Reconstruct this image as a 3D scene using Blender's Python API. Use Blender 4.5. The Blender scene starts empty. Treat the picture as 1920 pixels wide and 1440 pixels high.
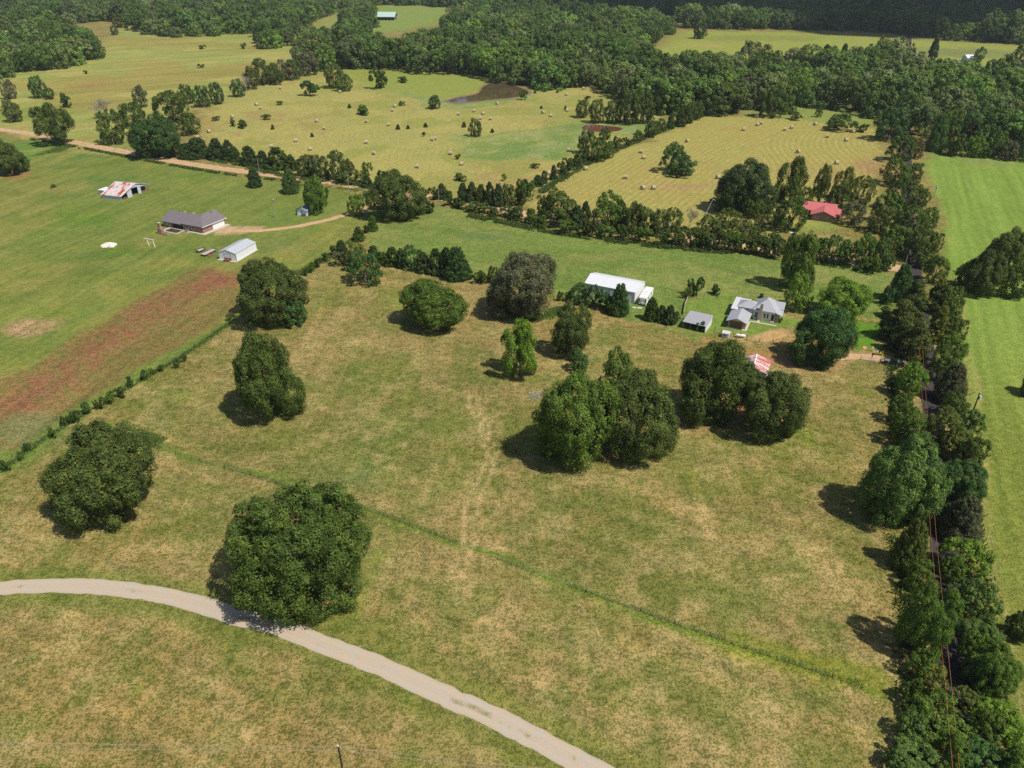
import bpy, math, random
import numpy as np
from mathutils import Vector, Matrix
random.seed(7); RNG = np.random.default_rng(7)
SC = bpy.context.scene
COL = SC.collection
# ------------------------------------------------------------------ camera, sky, sun
H = 105.0; F = 1400.0; TH = math.radians(30.7)
cam = bpy.data.cameras.new('camera'); camo = bpy.data.objects.new('camera', cam); COL.objects.link(camo)
camo.location = (0, 0, H); camo.rotation_euler = (math.radians(90) - TH, 0, 0)
cam.sensor_width = 36.0; cam.lens = F / 1920 * 36.0; cam.clip_start = 0.5; cam.clip_end = 20000
SC.camera = camo
SUN_EL = math.radians(57); SUN_AZ = math.atan2(0.57, -0.82)   # shadows fall along this heading
SH = Vector((-0.82, 0.57, 0)).normalized()
sdir = Vector((SH.x * math.cos(SUN_EL), SH.y * math.cos(SUN_EL), -math.sin(SUN_EL)))
w = bpy.data.worlds.new('World'); SC.world = w; w.use_nodes = True
wn = w.node_tree; bgn = wn.nodes['Background']
sky = wn.nodes.new('ShaderNodeTexSky'); sky.sky_type = 'NISHITA'; sky.sun_disc = False
sky.sun_elevation = SUN_EL; sky.sun_rotation = math.atan2(-SH.x, -SH.y)
sky.altitude = 200
wn.links.new(sky.outputs[0], bgn.inputs[0]); bgn.inputs[1].default_value = 0.085
sl = bpy.data.lights.new('sun', 'SUN'); sl.energy = 4.2; sl.angle = math.radians(0.5); sl.color = (1.0, 0.95, 0.86)
so = bpy.data.objects.new('sun', sl); COL.objects.link(so)
so.rotation_euler = sdir.to_track_quat('-Z', 'Y').to_euler(); so.location = (60, -40, 200)
SC.view_settings.view_transform = 'Standard'; SC.view_settings.look = 'None'
SC.view_settings.exposure = 0.18; SC.view_settings.gamma = 1.0
SC.render.engine = 'CYCLES'
SC.cycles.max_bounces = 5; SC.cycles.diffuse_bounces = 2; SC.cycles.transmission_bounces = 3
SC.cycles.glossy_bounces = 2; SC.cycles.transparent_max_bounces = 4; SC.cycles.use_denoising = False

# ------------------------------------------------------------------ helpers
CT, ST = math.cos(TH), math.sin(TH)
def P(u, v, z=0.0):
    """world point at height z seen at photo position (u, v)"""
    x = (u - 960) / F; y = (720 - v) / F
    d = Vector((x, CT + y * ST, -ST + y * CT))
    if d.z > -0.012: d.z = -0.012
    t = (z - H) / d.z
    return Vector((d.x * t, d.y * t, z))
def Pn(pts, z=0.0): return np.array([tuple(P(a, b, z))[:2] for a, b in pts])
def lin(c): c = c / 255.0; return c / 12.92 if c <= 0.04045 else ((c + 0.055) / 1.055) ** 2.4
KEXP = 1.45
def S(r, g, b): return (lin(r) / KEXP, lin(g) / KEXP, lin(b) / KEXP)
def tag(o, label=None, cat=None, group=None, kind=None):
    if label: o['label'] = label
    if cat: o['category'] = cat
    if group: o['group'] = group
    if kind: o['kind'] = kind
    return o
def empty(name, loc, rz=0.0):
    o = bpy.data.objects.new(name, None); COL.objects.link(o); o.location = loc; o.rotation_euler = (0, 0, rz)
    o.empty_display_size = 1; return o
def np_mesh(name, verts, faces, mat=None, smooth=False):
    """verts (n,3), faces (m,k) arrays"""
    verts = np.asarray(verts, np.float32); faces = np.asarray(faces, np.int32)
    me = bpy.data.meshes.new(name); m, k = faces.shape
    me.vertices.add(len(verts)); me.vertices.foreach_set('co', verts.ravel())
    me.loops.add(m * k); me.loops.foreach_set('vertex_index', faces.ravel())
    me.polygons.add(m); me.polygons.foreach_set('loop_start', np.arange(0, m * k, k, dtype=np.int32))
    if smooth: me.polygons.foreach_set('use_smooth', np.ones(m, bool))
    me.update(calc_edges=True)
    if mat: me.materials.append(mat)
    return me
def link(name, me, parent=None, loc=(0, 0, 0), scale=(1, 1, 1), rz=0):
    o = bpy.data.objects.new(name, me); COL.objects.link(o)
    o.location = loc; o.scale = scale; o.rotation_euler = (0, 0, rz)
    if parent: o.parent = parent
    return o
class MB:
    def __init__(s): s.v = []; s.f = []; s.mi = []; s.cur = 0
    def add(s, vs, fs):
        b = len(s.v); s.v += [tuple(p) for p in vs]
        for f in fs: s.f.append([b + i for i in f]); s.mi.append(s.cur)
        return s
    def box(s, x0, x1, y0, y1, z0, z1):
        vs = [(x0, y0, z0), (x1, y0, z0), (x1, y1, z0), (x0, y1, z0), (x0, y0, z1), (x1, y0, z1), (x1, y1, z1), (x0, y1, z1)]
        return s.add(vs, [(0, 3, 2, 1), (4, 5, 6, 7), (0, 1, 5, 4), (1, 2, 6, 5), (2, 3, 7, 6), (3, 0, 4, 7)])
    def obox(s, c, size, rot):
        m = Matrix.Translation(c) @ rot.to_4x4()
        a, b, h = size[0] / 2, size[1] / 2, size[2] / 2
        vs = [m @ Vector(p) for p in [(-a, -b, -h), (a, -b, -h), (a, b, -h), (-a, b, -h), (-a, -b, h), (a, -b, h), (a, b, h), (-a, b, h)]]
        return s.add(vs, [(0, 3, 2, 1), (4, 5, 6, 7), (0, 1, 5, 4), (1, 2, 6, 5), (2, 3, 7, 6), (3, 0, 4, 7)])
    def prism(s, prof, a0, a1, axis='y'):
        """closed profile list of (p,z) swept between a0 and a1"""
        n = len(prof)
        mk = (lambda p, a: (p[0], a, p[1])) if axis == 'y' else (lambda p, a: (a, p[0], p[1]))
        vs = [mk(p, a0) for p in prof] + [mk(p, a1) for p in prof]
        fs = [tuple(range(n)), tuple(range(2 * n - 1, n - 1, -1))]
        for i in range(n):
            j = (i + 1) % n; fs.append((i, i + n, j + n, j))
        return s.add(vs, fs)
    def tube(s, pts, rads, n=8, cap=True):
        pts = [Vector(p) for p in pts]; rings = []
        for i, p in enumerate(pts):
            d = (pts[min(i + 1, len(pts) - 1)] - pts[max(i - 1, 0)]).normalized()
            a = d.orthogonal().normalized(); b = d.cross(a)
            if i and rings:
                pass
            rings.append([p + (a * math.cos(2 * math.pi * k / n) + b * math.sin(2 * math.pi * k / n)) * rads[i] for k in range(n)])
        vs = [q for r in rings for q in r]; fs = []
        for i in range(len(pts) - 1):
            # match ring starts
            for k in range(n):
                fs.append((i * n + k, i * n + (k + 1) % n, (i + 1) * n + (k + 1) % n, (i + 1) * n + k))
        if cap: fs.append(tuple(range(n - 1, -1, -1))); fs.append(tuple((len(pts) - 1) * n + k for k in range(n)))
        return s.add(vs, fs)
    def hip(s, x0, x1, y0, y1, z, h, ov=0.5, t=0.18, gx=None):
        x0 -= ov; x1 += ov; y0 -= ov; y1 += ov
        L, D = x1 - x0, y1 - y0
        if L >= D: r0 = (x0 + D / 2, (y0 + y1) / 2); r1 = (x1 - D / 2, (y0 + y1) / 2)
        else: r0 = ((x0 + x1) / 2, y0 + L / 2); r1 = ((x0 + x1) / 2, y1 - L / 2)
        vs = [(x0, y0, z - t), (x1, y0, z - t), (x1, y1, z - t), (x0, y1, z - t), (x0, y0, z), (x1, y0, z), (x1, y1, z), (x0, y1, z), (*r0, z + h), (*r1, z + h)]
        fs = [(0, 3, 2, 1), (0, 1, 5, 4), (1, 2, 6, 5), (2, 3, 7, 6), (3, 0, 4, 7)]
        fs += [(4, 5, 9, 8), (5, 6, 9), (6, 7, 8, 9), (7, 4, 8)] if L >= D else [(4, 5, 8), (5, 6, 9, 8), (6, 7, 9), (7, 4, 8, 9)]
        return s.add(vs, fs)
    def gable_roof(s, x0, x1, y0, y1, z, h, axis='y', ov=0.4, t=0.14):
        """V slab; ridge runs along axis; profile spans the other one"""
        a0, a1, b0, b1 = (x0, x1, y0, y1) if axis == 'y' else (y0, y1, x0, x1)
        m = (a0 + a1) / 2; k = h / (m - a0); zo = z - ov * k
        prof = [(a0 - ov, zo), (a0 - ov, zo + t), (m, z + h + t), (a1 + ov, zo + t), (a1 + ov, zo), (m, z + h)]
        return s.prism(prof, b0 - ov, b1 + ov, axis)
    def gable_wall(s, x0, x1, y0, y1, z0, z, h, axis='y'):
        a0, a1, b0, b1 = (x0, x1, y0, y1) if axis == 'y' else (y0, y1, x0, x1)
        e = 0.01
        return s.prism([(a0, z0), (a1, z0), (a1, z - e), ((a0 + a1) / 2, z + h - e), (a0, z - e)], b0, b1, axis)
    def build(s, name, mats, parent=None, loc=(0, 0, 0), rz=0, smooth=False, fix=True):
        me = bpy.data.meshes.new(name); me.from_pydata(s.v, [], s.f)
        if not isinstance(mats, (list, tuple)): mats = [mats]
        for m in mats: me.materials.append(m)
        me.polygons.foreach_set('material_index', s.mi)
        if smooth: me.polygons.foreach_set('use_smooth', [True] * len(s.f))
        if fix:
            import bmesh
            bm = bmesh.new(); bm.from_mesh(me); bmesh.ops.recalc_face_normals(bm, faces=bm.faces); bm.to_mesh(me); bm.free()
        me.update()
        return link(name, me, parent, loc, (1, 1, 1), rz)

def _hash(ix, iy, seed):
    n = (ix * 374761393 + iy * 668265263 + seed * 974711) & 0xFFFFFFFF
    n = ((n ^ (n >> 13)) * 1274126177) & 0xFFFFFFFF
    return ((n ^ (n >> 16)) & 0xFFFF) / 65535.0
def vnoise(x, y, seed=0):
    ix = np.floor(x).astype(np.int64); iy = np.floor(y).astype(np.int64); fx = x - ix; fy = y - iy
    fx = fx * fx * (3 - 2 * fx); fy = fy * fy * (3 - 2 * fy)
    a = _hash(ix, iy, seed); b = _hash(ix + 1, iy, seed); c = _hash(ix, iy + 1, seed); d = _hash(ix + 1, iy + 1, seed)
    return (a * (1 - fx) + b * fx) * (1 - fy) + (c * (1 - fx) + d * fx) * fy
def fbm(x, y, s, seed=0, o=4):
    r = 0; a = 0.5; t = 0
    for i in range(o):
        r = r + a * vnoise(x / s, y / s, seed + i * 17); t += a; a *= 0.5; s *= 0.5
    return r / t
def sdist(px, py, poly):
    """signed distance (inside positive) to a closed polygon"""
    n = len(poly); d2 = np.full(px.shape, 1e18); ins = np.zeros(px.shape, bool)
    for i in range(n):
        ax, ay = poly[i]; bx, by = poly[(i + 1) % n]
        ex, ey = bx - ax, by - ay; L = ex * ex + ey * ey + 1e-9
        t = np.clip(((px - ax) * ex + (py - ay) * ey) / L, 0, 1)
        dx = px - ax - t * ex; dy = py - ay - t * ey; d2 = np.minimum(d2, dx * dx + dy * dy)
        c = ((ay > py) != (by > py)) & (px < (bx - ax) * (py - ay) / (by - ay + 1e-12) + ax)
        ins ^= c
    d = np.sqrt(d2); return np.where(ins, d, -d)
def pdist(px, py, line):
    d2 = np.full(px.shape, 1e18)
    for i in range(len(line) - 1):
        ax, ay = line[i]; bx, by = line[i + 1]; ex, ey = bx - ax, by - ay; L = ex * ex + ey * ey + 1e-9
        t = np.clip(((px - ax) * ex + (py - ay) * ey) / L, 0, 1)
        dx = px - ax - t * ex; dy = py - ay - t * ey; d2 = np.minimum(d2, dx * dx + dy * dy)
    return np.sqrt(d2)
def sstep(x): x = np.clip(x, 0, 1); return x * x * (3 - 2 * x)

# ------------------------------------------------------------------ materials
class NT:
    def __init__(s, name):
        s.m = bpy.data.materials.new(name); s.m.use_nodes = True; s.t = s.m.node_tree; s.b = s.t.nodes['Principled BSDF']
        s.out = s.t.nodes['Material Output']
        s.b.inputs['Roughness'].default_value = 0.8; s.b.inputs['Specular IOR Level'].default_value = 0.2
    def n(s, ty, **kw):
        nd = s.t.nodes.new(ty)
        for k, v in kw.items():
            if k.startswith('i_'): nd.inputs[int(k[2:])].default_value = v
            else: setattr(nd, k, v)
        return nd
    def l(s, a, b): s.t.links.new(a, b)
    def math(s, op, a, b=0.0, clamp=False):
        nd = s.n('ShaderNodeMath', operation=op, use_clamp=clamp)
        for i, q in enumerate((a, b)):
            if isinstance(q, (int, float)): nd.inputs[i].default_value = q
            else: s.l(q, nd.inputs[i])
        return nd.outputs[0]
    def noise(s, vec, scale, detail=3, rough=0.6, dist=0.0):
        nd = s.n('ShaderNodeTexNoise'); nd.inputs['Scale'].default_value = scale; nd.inputs['Detail'].default_value = detail
        nd.inputs['Roughness'].default_value = rough; nd.inputs['Distortion'].default_value = dist
        if vec: s.l(vec, nd.inputs['Vector'])
        return nd.outputs['Fac']
    def mix(s, f, a, b, bt='MIX'):
        nd = s.n('ShaderNodeMix', data_type='RGBA', blend_type=bt)
        for q, i in ((f, 0), (a, 6), (b, 7)):
            if isinstance(q, (int, float)): nd.inputs[i].default_value = q
            elif isinstance(q, tuple): nd.inputs[i].default_value = (*q[:3], 1)
            else: s.l(q, nd.inputs[i])
        return nd.outputs[2]
    def ramp(s, f, lo, hi, t0=0.0, t1=1.0):
        nd = s.n('ShaderNodeMapRange', clamp=True); s.l(f, nd.inputs[0])
        for i, q in enumerate((lo, hi, t0, t1)): nd.inputs[i + 1].default_value = q
        return nd.outputs[0]
    def bump(s, h, strength, dist=0.1):
        nd = s.n('ShaderNodeBump'); nd.inputs['Strength'].default_value = strength; nd.inputs['Distance'].default_value = dist
        s.l(h, nd.inputs['Height']); s.l(nd.outputs[0], s.b.inputs['Normal'])
    def base(s, c):
        if isinstance(c, tuple): s.b.inputs['Base Color'].default_value = (*c[:3], 1)
        else: s.l(c, s.b.inputs['Base Color'])
MATS = {}
def plain(name, c, var=0.15, scale=2.0, rough=0.8, metal=0.0, spec=0.2, bump=0.0):
    if name in MATS: return MATS[name]
    t = NT(name); tc = t.n('ShaderNodeTexCoord').outputs['Object']
    f = t.noise(tc, scale, 4); f2 = t.noise(tc, scale * 9, 2)
    f = t.math('ADD', t.math('MULTIPLY', f, 0.65), t.math('MULTIPLY', f2, 0.35))
    k = t.ramp(f, 0.3, 0.7, 1 - var, 1 + var)
    nd = t.n('ShaderNodeVectorMath', operation='SCALE'); nd.inputs[0].default_value = c[:3]; t.l(k, nd.inputs['Scale'])
    t.base(nd.outputs[0]); t.b.inputs['Roughness'].default_value = rough; t.b.inputs['Metallic'].default_value = metal
    t.b.inputs['Specular IOR Level'].default_value = spec
    if bump: t.bump(f2, bump, 0.05)
    MATS[name] = t.m; return t.m
def ribbed(name, c, axis=0, pitch=0.9, var=0.08, rust=None, rustamt=0.0, rough=0.45, stretch=(1, 1, 1)):
    """sheet metal with ribs; rust is worn colour in patches running down the sheets"""
    t = NT(name); tc = t.n('ShaderNodeTexCoord').outputs['Object']
    sep = t.n('ShaderNodeSeparateXYZ'); t.l(tc, sep.inputs[0])
    ph = t.math('MULTIPLY', sep.outputs[axis], 2 * math.pi / pitch); rib = t.math('ABSOLUTE', t.math('SINE', ph))
    line = t.ramp(rib, 0.0, 0.16, 0.80, 1.0)
    f = t.noise(tc, 0.8, 4); k = t.math('MULTIPLY', t.ramp(f, 0.3, 0.7, 1 - var, 1 + var), line)
    colr = c[:3]
    if rust:
        mp = t.n('ShaderNodeMapping'); mp.inputs['Scale'].default_value = stretch; t.l(tc, mp.inputs[0])
        r = t.noise(mp.outputs[0], 1.0, 5, 0.65); m = t.ramp(r, 0.62 - rustamt, 0.68 - rustamt)
        colr = t.mix(m, c, rust)
    nd = t.n('ShaderNodeVectorMath', operation='SCALE')
    if isinstance(colr, tuple): nd.inputs[0].default_value = colr
    else: t.l(colr, nd.inputs[0])
    t.l(k, nd.inputs['Scale']); t.base(nd.outputs[0]); t.b.inputs['Roughness'].default_value = rough
    t.bump(rib, 0.3, 0.03); return t.m
def leafmat(name, forest=False):
    t = NT(name); oi = t.n('ShaderNodeObjectInfo'); g = t.n('ShaderNodeNewGeometry')
    if forest:
        nd = t.n('ShaderNodeValToRGB'); cr = nd.color_ramp; t.l(oi.outputs['Random'], nd.inputs[0])
        cols = [(0.0, (0.079, 0.133, 0.037)), (0.2, (0.116, 0.178, 0.041)), (0.38, (0.095, 0.159, 0.037)), (0.5, (0.163, 0.196, 0.068)), (0.62, (0.104, 0.194, 0.041)), (0.74, (0.190, 0.210, 0.097)), (0.86, (0.090, 0.146, 0.041)), (0.94, (0.176, 0.270, 0.047)), (1, (0.126, 0.183, 0.053))]
        cr.elements[0].color = (*cols[0][1], 1); cr.elements[1].color = (*cols[-1][1], 1)
        for p, c in cols[1:-1]: e = cr.elements.new(p); e.color = (*c, 1)
        jit = t.math('FRACT', t.math('MULTIPLY', oi.outputs['Random'], 37.7)); sv = t.n('ShaderNodeVectorMath', operation='SCALE'); t.l(nd.outputs[0], sv.inputs[0]); t.l(t.ramp(jit, 0, 1, .68, 1.38), sv.inputs['Scale'])
        base = sv.outputs[0]
    else: base = oi.outputs['Color']
    r = g.outputs['Random Per Island']
    k = t.ramp(r, 0, 1, 0.66, 1.42)
    tc = t.n('ShaderNodeTexCoord').outputs['Object']
    n2 = t.noise(tc, 3.0, 2); n3 = t.noise(tc, 9.0, 1); k2 = t.math('MULTIPLY', t.ramp(n2, 0.35, 0.65, 0.82, 1.2), t.ramp(n3, 0.36, 0.64, 0.68, 1.38)); k = t.math('MULTIPLY', k, k2)
    warm = t.mix(t.ramp(n2, 0.45, 0.7, 0, 0.5), base, t.mix(1.0, base, (1.35, 1.1, 0.75), 'MULTIPLY'))
    v = t.n('ShaderNodeVectorMath', operation='SCALE'); t.l(warm, v.inputs[0]); t.l(k, v.inputs['Scale'])
    t.base(v.outputs[0]); t.b.inputs['Roughness'].default_value = 0.75; t.b.inputs['Specular IOR Level'].default_value = 0.1
    tr = t.n('ShaderNodeBsdfTranslucent'); v2 = t.mix(1.0, v.outputs[0], (1.2, 1.5, 0.5), 'MULTIPLY'); t.l(v2, tr.inputs[0])
    ms = t.n('ShaderNodeMixShader'); ms.inputs[0].default_value = 0.26
    t.l(t.b.outputs[0], ms.inputs[1]); t.l(tr.outputs[0], ms.inputs[2]); t.l(ms.outputs[0], t.out.inputs[0])
    return t.m
M_LEAF = leafmat('foliage'); M_FOREST = leafmat('woodland_foliage', True)
M_BARK = plain('bark', (.13, .10, .075), 0.3, 3, 0.9, bump=0.4)
M_DEAD = plain('dead_wood', (.30, .27, .24), 0.2, 3)

# ------------------------------------------------------------------ ground (laid out on a 1 : 1.4 plan, then enlarged)
GK = 1.4; H = 75.0
def in_frame_fan():
    ys = [-200, -120, -60, -20]; y = 5.0
    while y < 7000:
        ys.append(y); y += max(0.55, (y + 20) * 0.0068)
    ys = np.array(ys); nx = 640
    tt = np.linspace(-1, 1, nx)
    W = 150 + 0.80 * np.maximum(ys, 0)
    X = W[:, None] * tt[None, :]; Y = np.repeat(ys[:, None], nx, 1)
    return X, Y
GX, GY = in_frame_fan()
gx, gy = GX.ravel(), GY.ravel()
warp1 = (fbm(gx, gy, 9, 5) - 0.5); warp2 = (fbm(gx, gy, 9, 55) - 0.5); big = fbm(gx, gy, 60, 3); mid = fbm(gx, gy, 18, 31); sm = fbm(gx, gy, 5, 77, 3)
dist = np.hypot(gx, gy)
wf = np.clip(dist / 60, 1, 8)
wx = gx + warp1 * 2.2 * wf; wy = gy + warp2 * 2.2 * wf
C = np.zeros((len(gx), 3)); A = np.full(len(gx), 1.0); PHS = np.zeros(len(gx)); AMP = np.zeros(len(gx))
def mixc(mask, c, a=None):
    global C, A
    c = np.asarray(c, float); C = C * (1 - mask[:, None]) + c[None, :] * mask[:, None]
    if a is not None: A = A * (1 - mask) + a * mask
def poly(pts, c, a=None, feather=2.0, amt=1.0, nz=None):
    d = sdist(wx, wy, Pn(pts)); m = sstep(d / (feather * np.clip(dist / 150, 1, 6)) + 0.5) * amt
    if nz is not None: m = m * nz
    mixc(m, c, a); return d, m
def strip(pts, wd, c, a=None, amt=1.0, feather=1.0, nz=None):
    d = pdist(wx, wy, Pn(pts)); m = sstep((wd / 2 - d) / feather + 0.5) * amt
    if nz is not None: m = m * nz
    mixc(m, c, a); return m
def blob(u, v, rx, ry, c, a=None, amt=1.0, soft=0.8):
    p = P(u, v); q = P(u + rx, v); r_ = P(u, v - ry); s_ = P(u, v + ry)
    A_ = abs(q.x - p.x); B_ = abs(r_.y - s_.y) / 2 + 1e-6
    d = 1 - np.hypot((wx - p.x) / A_, (wy - (r_.y + s_.y) / 2) / B_)
    m = sstep(d / soft + (BRK - .5) * 1.1) * amt * sstep(d * 4 + .6); mixc(m, c, a); return m
BRK = fbm(gx, gy, 7, 611, 5)
def ns(lo, hi, f): return sstep((f - lo) / (hi - lo))
# meadow
mixc(np.ones(len(gx)), S(141, 131, 72), 1.0); mixc(sstep((85 - gy) / 40) * .6, S(152, 134, 80))
mixc(ns(.44, .60, mid) * 0.52, S(164, 148, 94)); mixc(ns(.50, .36, big * .5 + sm * .5) * 0.6, S(116, 126, 60), .85)
TAN = S(180, 162, 106); GRN = S(108, 128, 58); OLV = S(134, 124, 62); BRN = S(158, 134, 88)
for a_ in [(700, 1060, 190, 60, TAN), (900, 970, 180, 55, S(166, 140, 88)), (1180, 900, 150, 50, TAN), (1340, 960, 190, 60, S(176, 150, 98)), (1560, 960, 100, 90, S(178, 152, 98)), (320, 880, 110, 50, TAN), (60, 1010, 120, 60, TAN), (760, 1230, 230, 70, S(172, 150, 96)), (1640, 1160, 60, 90, S(170, 140, 86)), (150, 1340, 200, 60, S(178, 152, 90)), (1200, 1330, 200, 60, S(150, 136, 78)), (520, 1400, 200, 40, S(160, 138, 84)), (640, 770, 110, 40, S(160, 142, 92)), (1540, 720, 110, 50, S(178, 156, 104)), (830, 660, 60, 25, S(164, 138, 88)), (1160, 600, 60, 20, S(168, 150, 92)), (250, 1180, 200, 50, S(168, 144, 88)), (1020, 1130, 120, 40, S(156, 138, 82)), (1300, 800, 120, 40, S(150, 136, 70)), (1240, 740, 60, 30, S(150, 136, 70))]:
    blob(*a_[:4], a_[4], None, 0.45, 1.1)
for a_ in [(720, 830, 170, 90, S(116, 132, 66)), (700, 700, 120, 60, S(122, 138, 62)), (760, 560, 90, 40, S(124, 146, 58)), (1480, 830, 130, 60, S(108, 138, 42)), (1400, 900, 200, 50, S(128, 134, 54)), (330, 760, 120, 60, S(132, 146, 68)), (280, 640, 120, 40, S(140, 152, 80)), (1350, 1120, 170, 80, S(122, 130, 64)), (1180, 1180, 160, 60, S(140, 132, 72)), (860, 790, 100, 60, S(122, 134, 60)), (1000, 800, 90, 50, S(126, 134, 60)), (1560, 690, 90, 30, S(134, 138, 60)), (380, 1010, 100, 50, S(126, 132, 62)), (1550, 1300, 90, 40, S(122, 126, 50)), (1600, 1380, 120, 60, S(128, 128, 58)), (1050, 1000, 160, 50, S(136, 134, 70)), (640, 890, 140, 50, S(118, 136, 76)), (1130, 640, 120, 30, S(120, 138, 66)), (600, 560, 60, 60, S(138, 146, 74))]:
    blob(*a_[:4], a_[4], None, 0.55, 1.1)
NZ = ns(.45, .58, sm * .6 + mid * .4)
mixc(ns(.53, .64, fbm(gx, gy, 3.2, 401, 4)) * .5, S(178, 160, 104)); mixc(ns(.55, .66, fbm(gx, gy, 4.0, 402, 4)) * .55, S(112, 122, 54))
mixc(ns(.62, .72, fbm(gx, gy, 11, 403, 4)) * .3, S(160, 136, 88))
# left green field
GL = [(-500, 240), (-20, 255), (60, 280), (130, 268), (330, 312), (430, 330), (560, 345), (700, 368), (745, 400), (640, 455), (560, 515), (430, 606), (230, 720), (100, 810), (0, 885), (-500, 1200)]
d, m = poly(GL, S(128, 140, 68), .55, 2)
inn = m
for a_ in [(90, 420, 150, 40, S(100, 140, 44)), (140, 400, 90, 16, S(134, 150, 62)), (60, 520, 120, 40, S(122, 136, 54)), (200, 330, 140, 30, S(112, 136, 66)), (370, 330, 80, 14, S(98, 136, 50)), (150, 290, 40, 12, S(98, 142, 76)), (560, 400, 100, 14, S(112, 140, 64)), (250, 400, 90, 14, S(126, 140, 74)), (520, 470, 110, 26, S(132, 138, 78)), (420, 380, 60, 14, S(128, 146, 74)), (90, 590, 70, 24, S(100, 132, 40)), (230, 470, 90, 20, S(108, 134, 50)), (330, 480, 90, 20, S(106, 134, 54)), (540, 480, 30, 10, S(160, 124, 80)), (590, 460, 26, 8, S(156, 124, 84)), (200, 520, 110, 26, S(116, 128, 58)), (60, 340, 70, 20, S(112, 132, 66)), (110, 350, 60, 9, S(136, 144, 82))]:
    mm = blob(*a_[:4], a_[4], None, .8, 1.0)
mixc(ns(.46, .58, fbm(gx, gy, 26, 881, 5)) * .75 * inn, S(152, 148, 78)); mixc(ns(.5, .6, fbm(gx * .5 + gy * .3, gy * 1.6 - gx * .8, 12, 882, 4)) * .5 * inn, S(140, 146, 66)); mixc(ns(.52, .62, sm) * .35 * inn, S(96, 124, 52))
blob(50, 612, 66, 30, S(176, 150, 106), 1.0, 1.0, .45); blob(70, 612, 32, 10, S(132, 132, 70), 1, .8)
# ploughed red strip
RP = [(-400, 930), (-60, 745), (110, 650), (270, 560), (350, 508), (395, 500), (440, 520), (445, 575), (410, 612), (240, 702), (110, 800), (0, 868), (-300, 1060)]
d, m = poly(RP, S(140, 122, 70), .8, .7); rp = m
st = fbm((gx * .80 - gy * .60) * .09, (gx * .60 + gy * .80) * .9, 1.0, 9, 4)
mixc(m * ns(.48, .62, st) * .35, S(150, 112, 76)); mixc(m * ns(.5, .62, fbm((gx * .8 - gy * .6) * .06, (gx * .6 + gy * .8) * 1.6, 1.0, 19, 3)) * .5, S(120, 128, 66))
strip([(30, 765), (150, 680), (260, 600), (360, 540), (410, 515)], 10, S(154, 106, 78), None, .8, 5, ns(.3, .6, fbm((gx * .8 - gy * .6) * .25, (gx * .6 + gy * .8) * 1.2, 1.0, 219, 4)))
blob(385, 530, 60, 30, S(152, 104, 76), None, .75); blob(60, 800, 120, 40, S(124, 132, 84), None, .7); blob(10, 860, 80, 30, S(112, 140, 66), None, .7)
# pasture north of the white barn
d, m = poly([(690, 400), (810, 384), (905, 402), (1050, 436), (1250, 464), (1440, 480), (1670, 512), (1660, 600), (1480, 570), (1300, 640), (1180, 600), (1000, 540), (880, 524), (700, 486)], S(124, 142, 68), .75, 2)
mixc(m * ns(.5, .6, mid) * .5, S(150, 152, 84)); mixc(m * ns(.5, .6, sm) * .5, S(108, 136, 62))
blob(900, 440, 60, 10, S(110, 138, 84), None, .6); blob(980, 408, 80, 6, S(164, 146, 92), None, .6); blob(1100, 470, 80, 10, S(106, 142, 50), None, .5)
# far fields
YF = S(172, 170, 92)
d, m = poly([(-400, 160), (0, 120), (190, 92), (240, 42), (560, 50), (570, 110), (470, 150), (430, 190), (330, 215), (200, 290), (-20, 238), (-400, 220)], S(160, 166, 88), .7, 4)
ff = m
mixc(m * ns(.5, .62, mid) * .6, S(184, 172, 100)); mixc(m * ns(.55, .66, big) * .6, S(164, 146, 78)); blob(170, 160, 50, 9, S(164, 134, 82), None, .7); blob(260, 120, 90, 10, S(176, 160, 88), None, .6); blob(60, 215, 120, 18, S(140, 158, 72), None, .8); blob(240, 262, 90, 22, S(142, 154, 80), None, .8)
HY = [(368, 262), (385, 212), (470, 165), (560, 140), (650, 122), (800, 132), (900, 142), (960, 165), (1170, 163), (1240, 215), (1160, 262), (1090, 302), (1000, 350), (960, 392), (820, 362), (700, 350), (500, 320), (400, 300)]
d, m = poly(HY, S(172, 168, 96), .7, 3); hm = m
mixc(m * ns(.42, .56, mid) * .7, S(182, 172, 98)); mixc(m * ns(.54, .64, big * .6 + sm * .4) * .6, S(172, 144, 92)); mixc(m * ns(.56, .64, fbm(gx, gy, 22, 91)) * .6, S(150, 156, 76))
hd = np.minimum(pdist(gx, gy, Pn([(380, 215), (560, 142), (650, 124)])), pdist(gx, gy, Pn([(795, 250), (870, 272), (860, 296), (1000, 305)])))
hd = np.minimum(hd, pdist(gx, gy, Pn([(400, 300), (700, 350), (960, 385), (1090, 300)])))
PHS = np.where(hm > .3, hd + 3 * (fbm(gx, gy, 25, 12) - .5), PHS); AMP = np.maximum(AMP, hm * .42)
d, m = poly([(640, 128), (800, 134), (900, 142), (935, 158), (880, 178), (820, 186), (740, 172), (650, 150)], S(152, 162, 78), .6, 3); AMP *= (1 - m)
WG = S(118, 146, 72)
for q, c_ in [([(788, 250), (840, 256), (875, 268), (872, 285), (862, 296), (930, 300), (1040, 300), (1085, 288), (1085, 252), (1200, 252), (1235, 225), (1100, 226), (1010, 240), (900, 258), (860, 254)], S(136, 154, 78)), ([(720, 168), (790, 190), (800, 202), (850, 206), (900, 202), (1000, 182), (985, 168), (900, 176), (830, 186)], S(138, 158, 80))]:
    d, m = poly(q, c_, .8, 2); AMP *= (1 - m); mixc(m * NZ * .5, S(150, 166, 112)); mixc(m * ns(.5, .62, BRK) * .6, S(170, 168, 104)); mixc(m * ns(.56, .64, mid) * .5, S(108, 138, 58))
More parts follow.
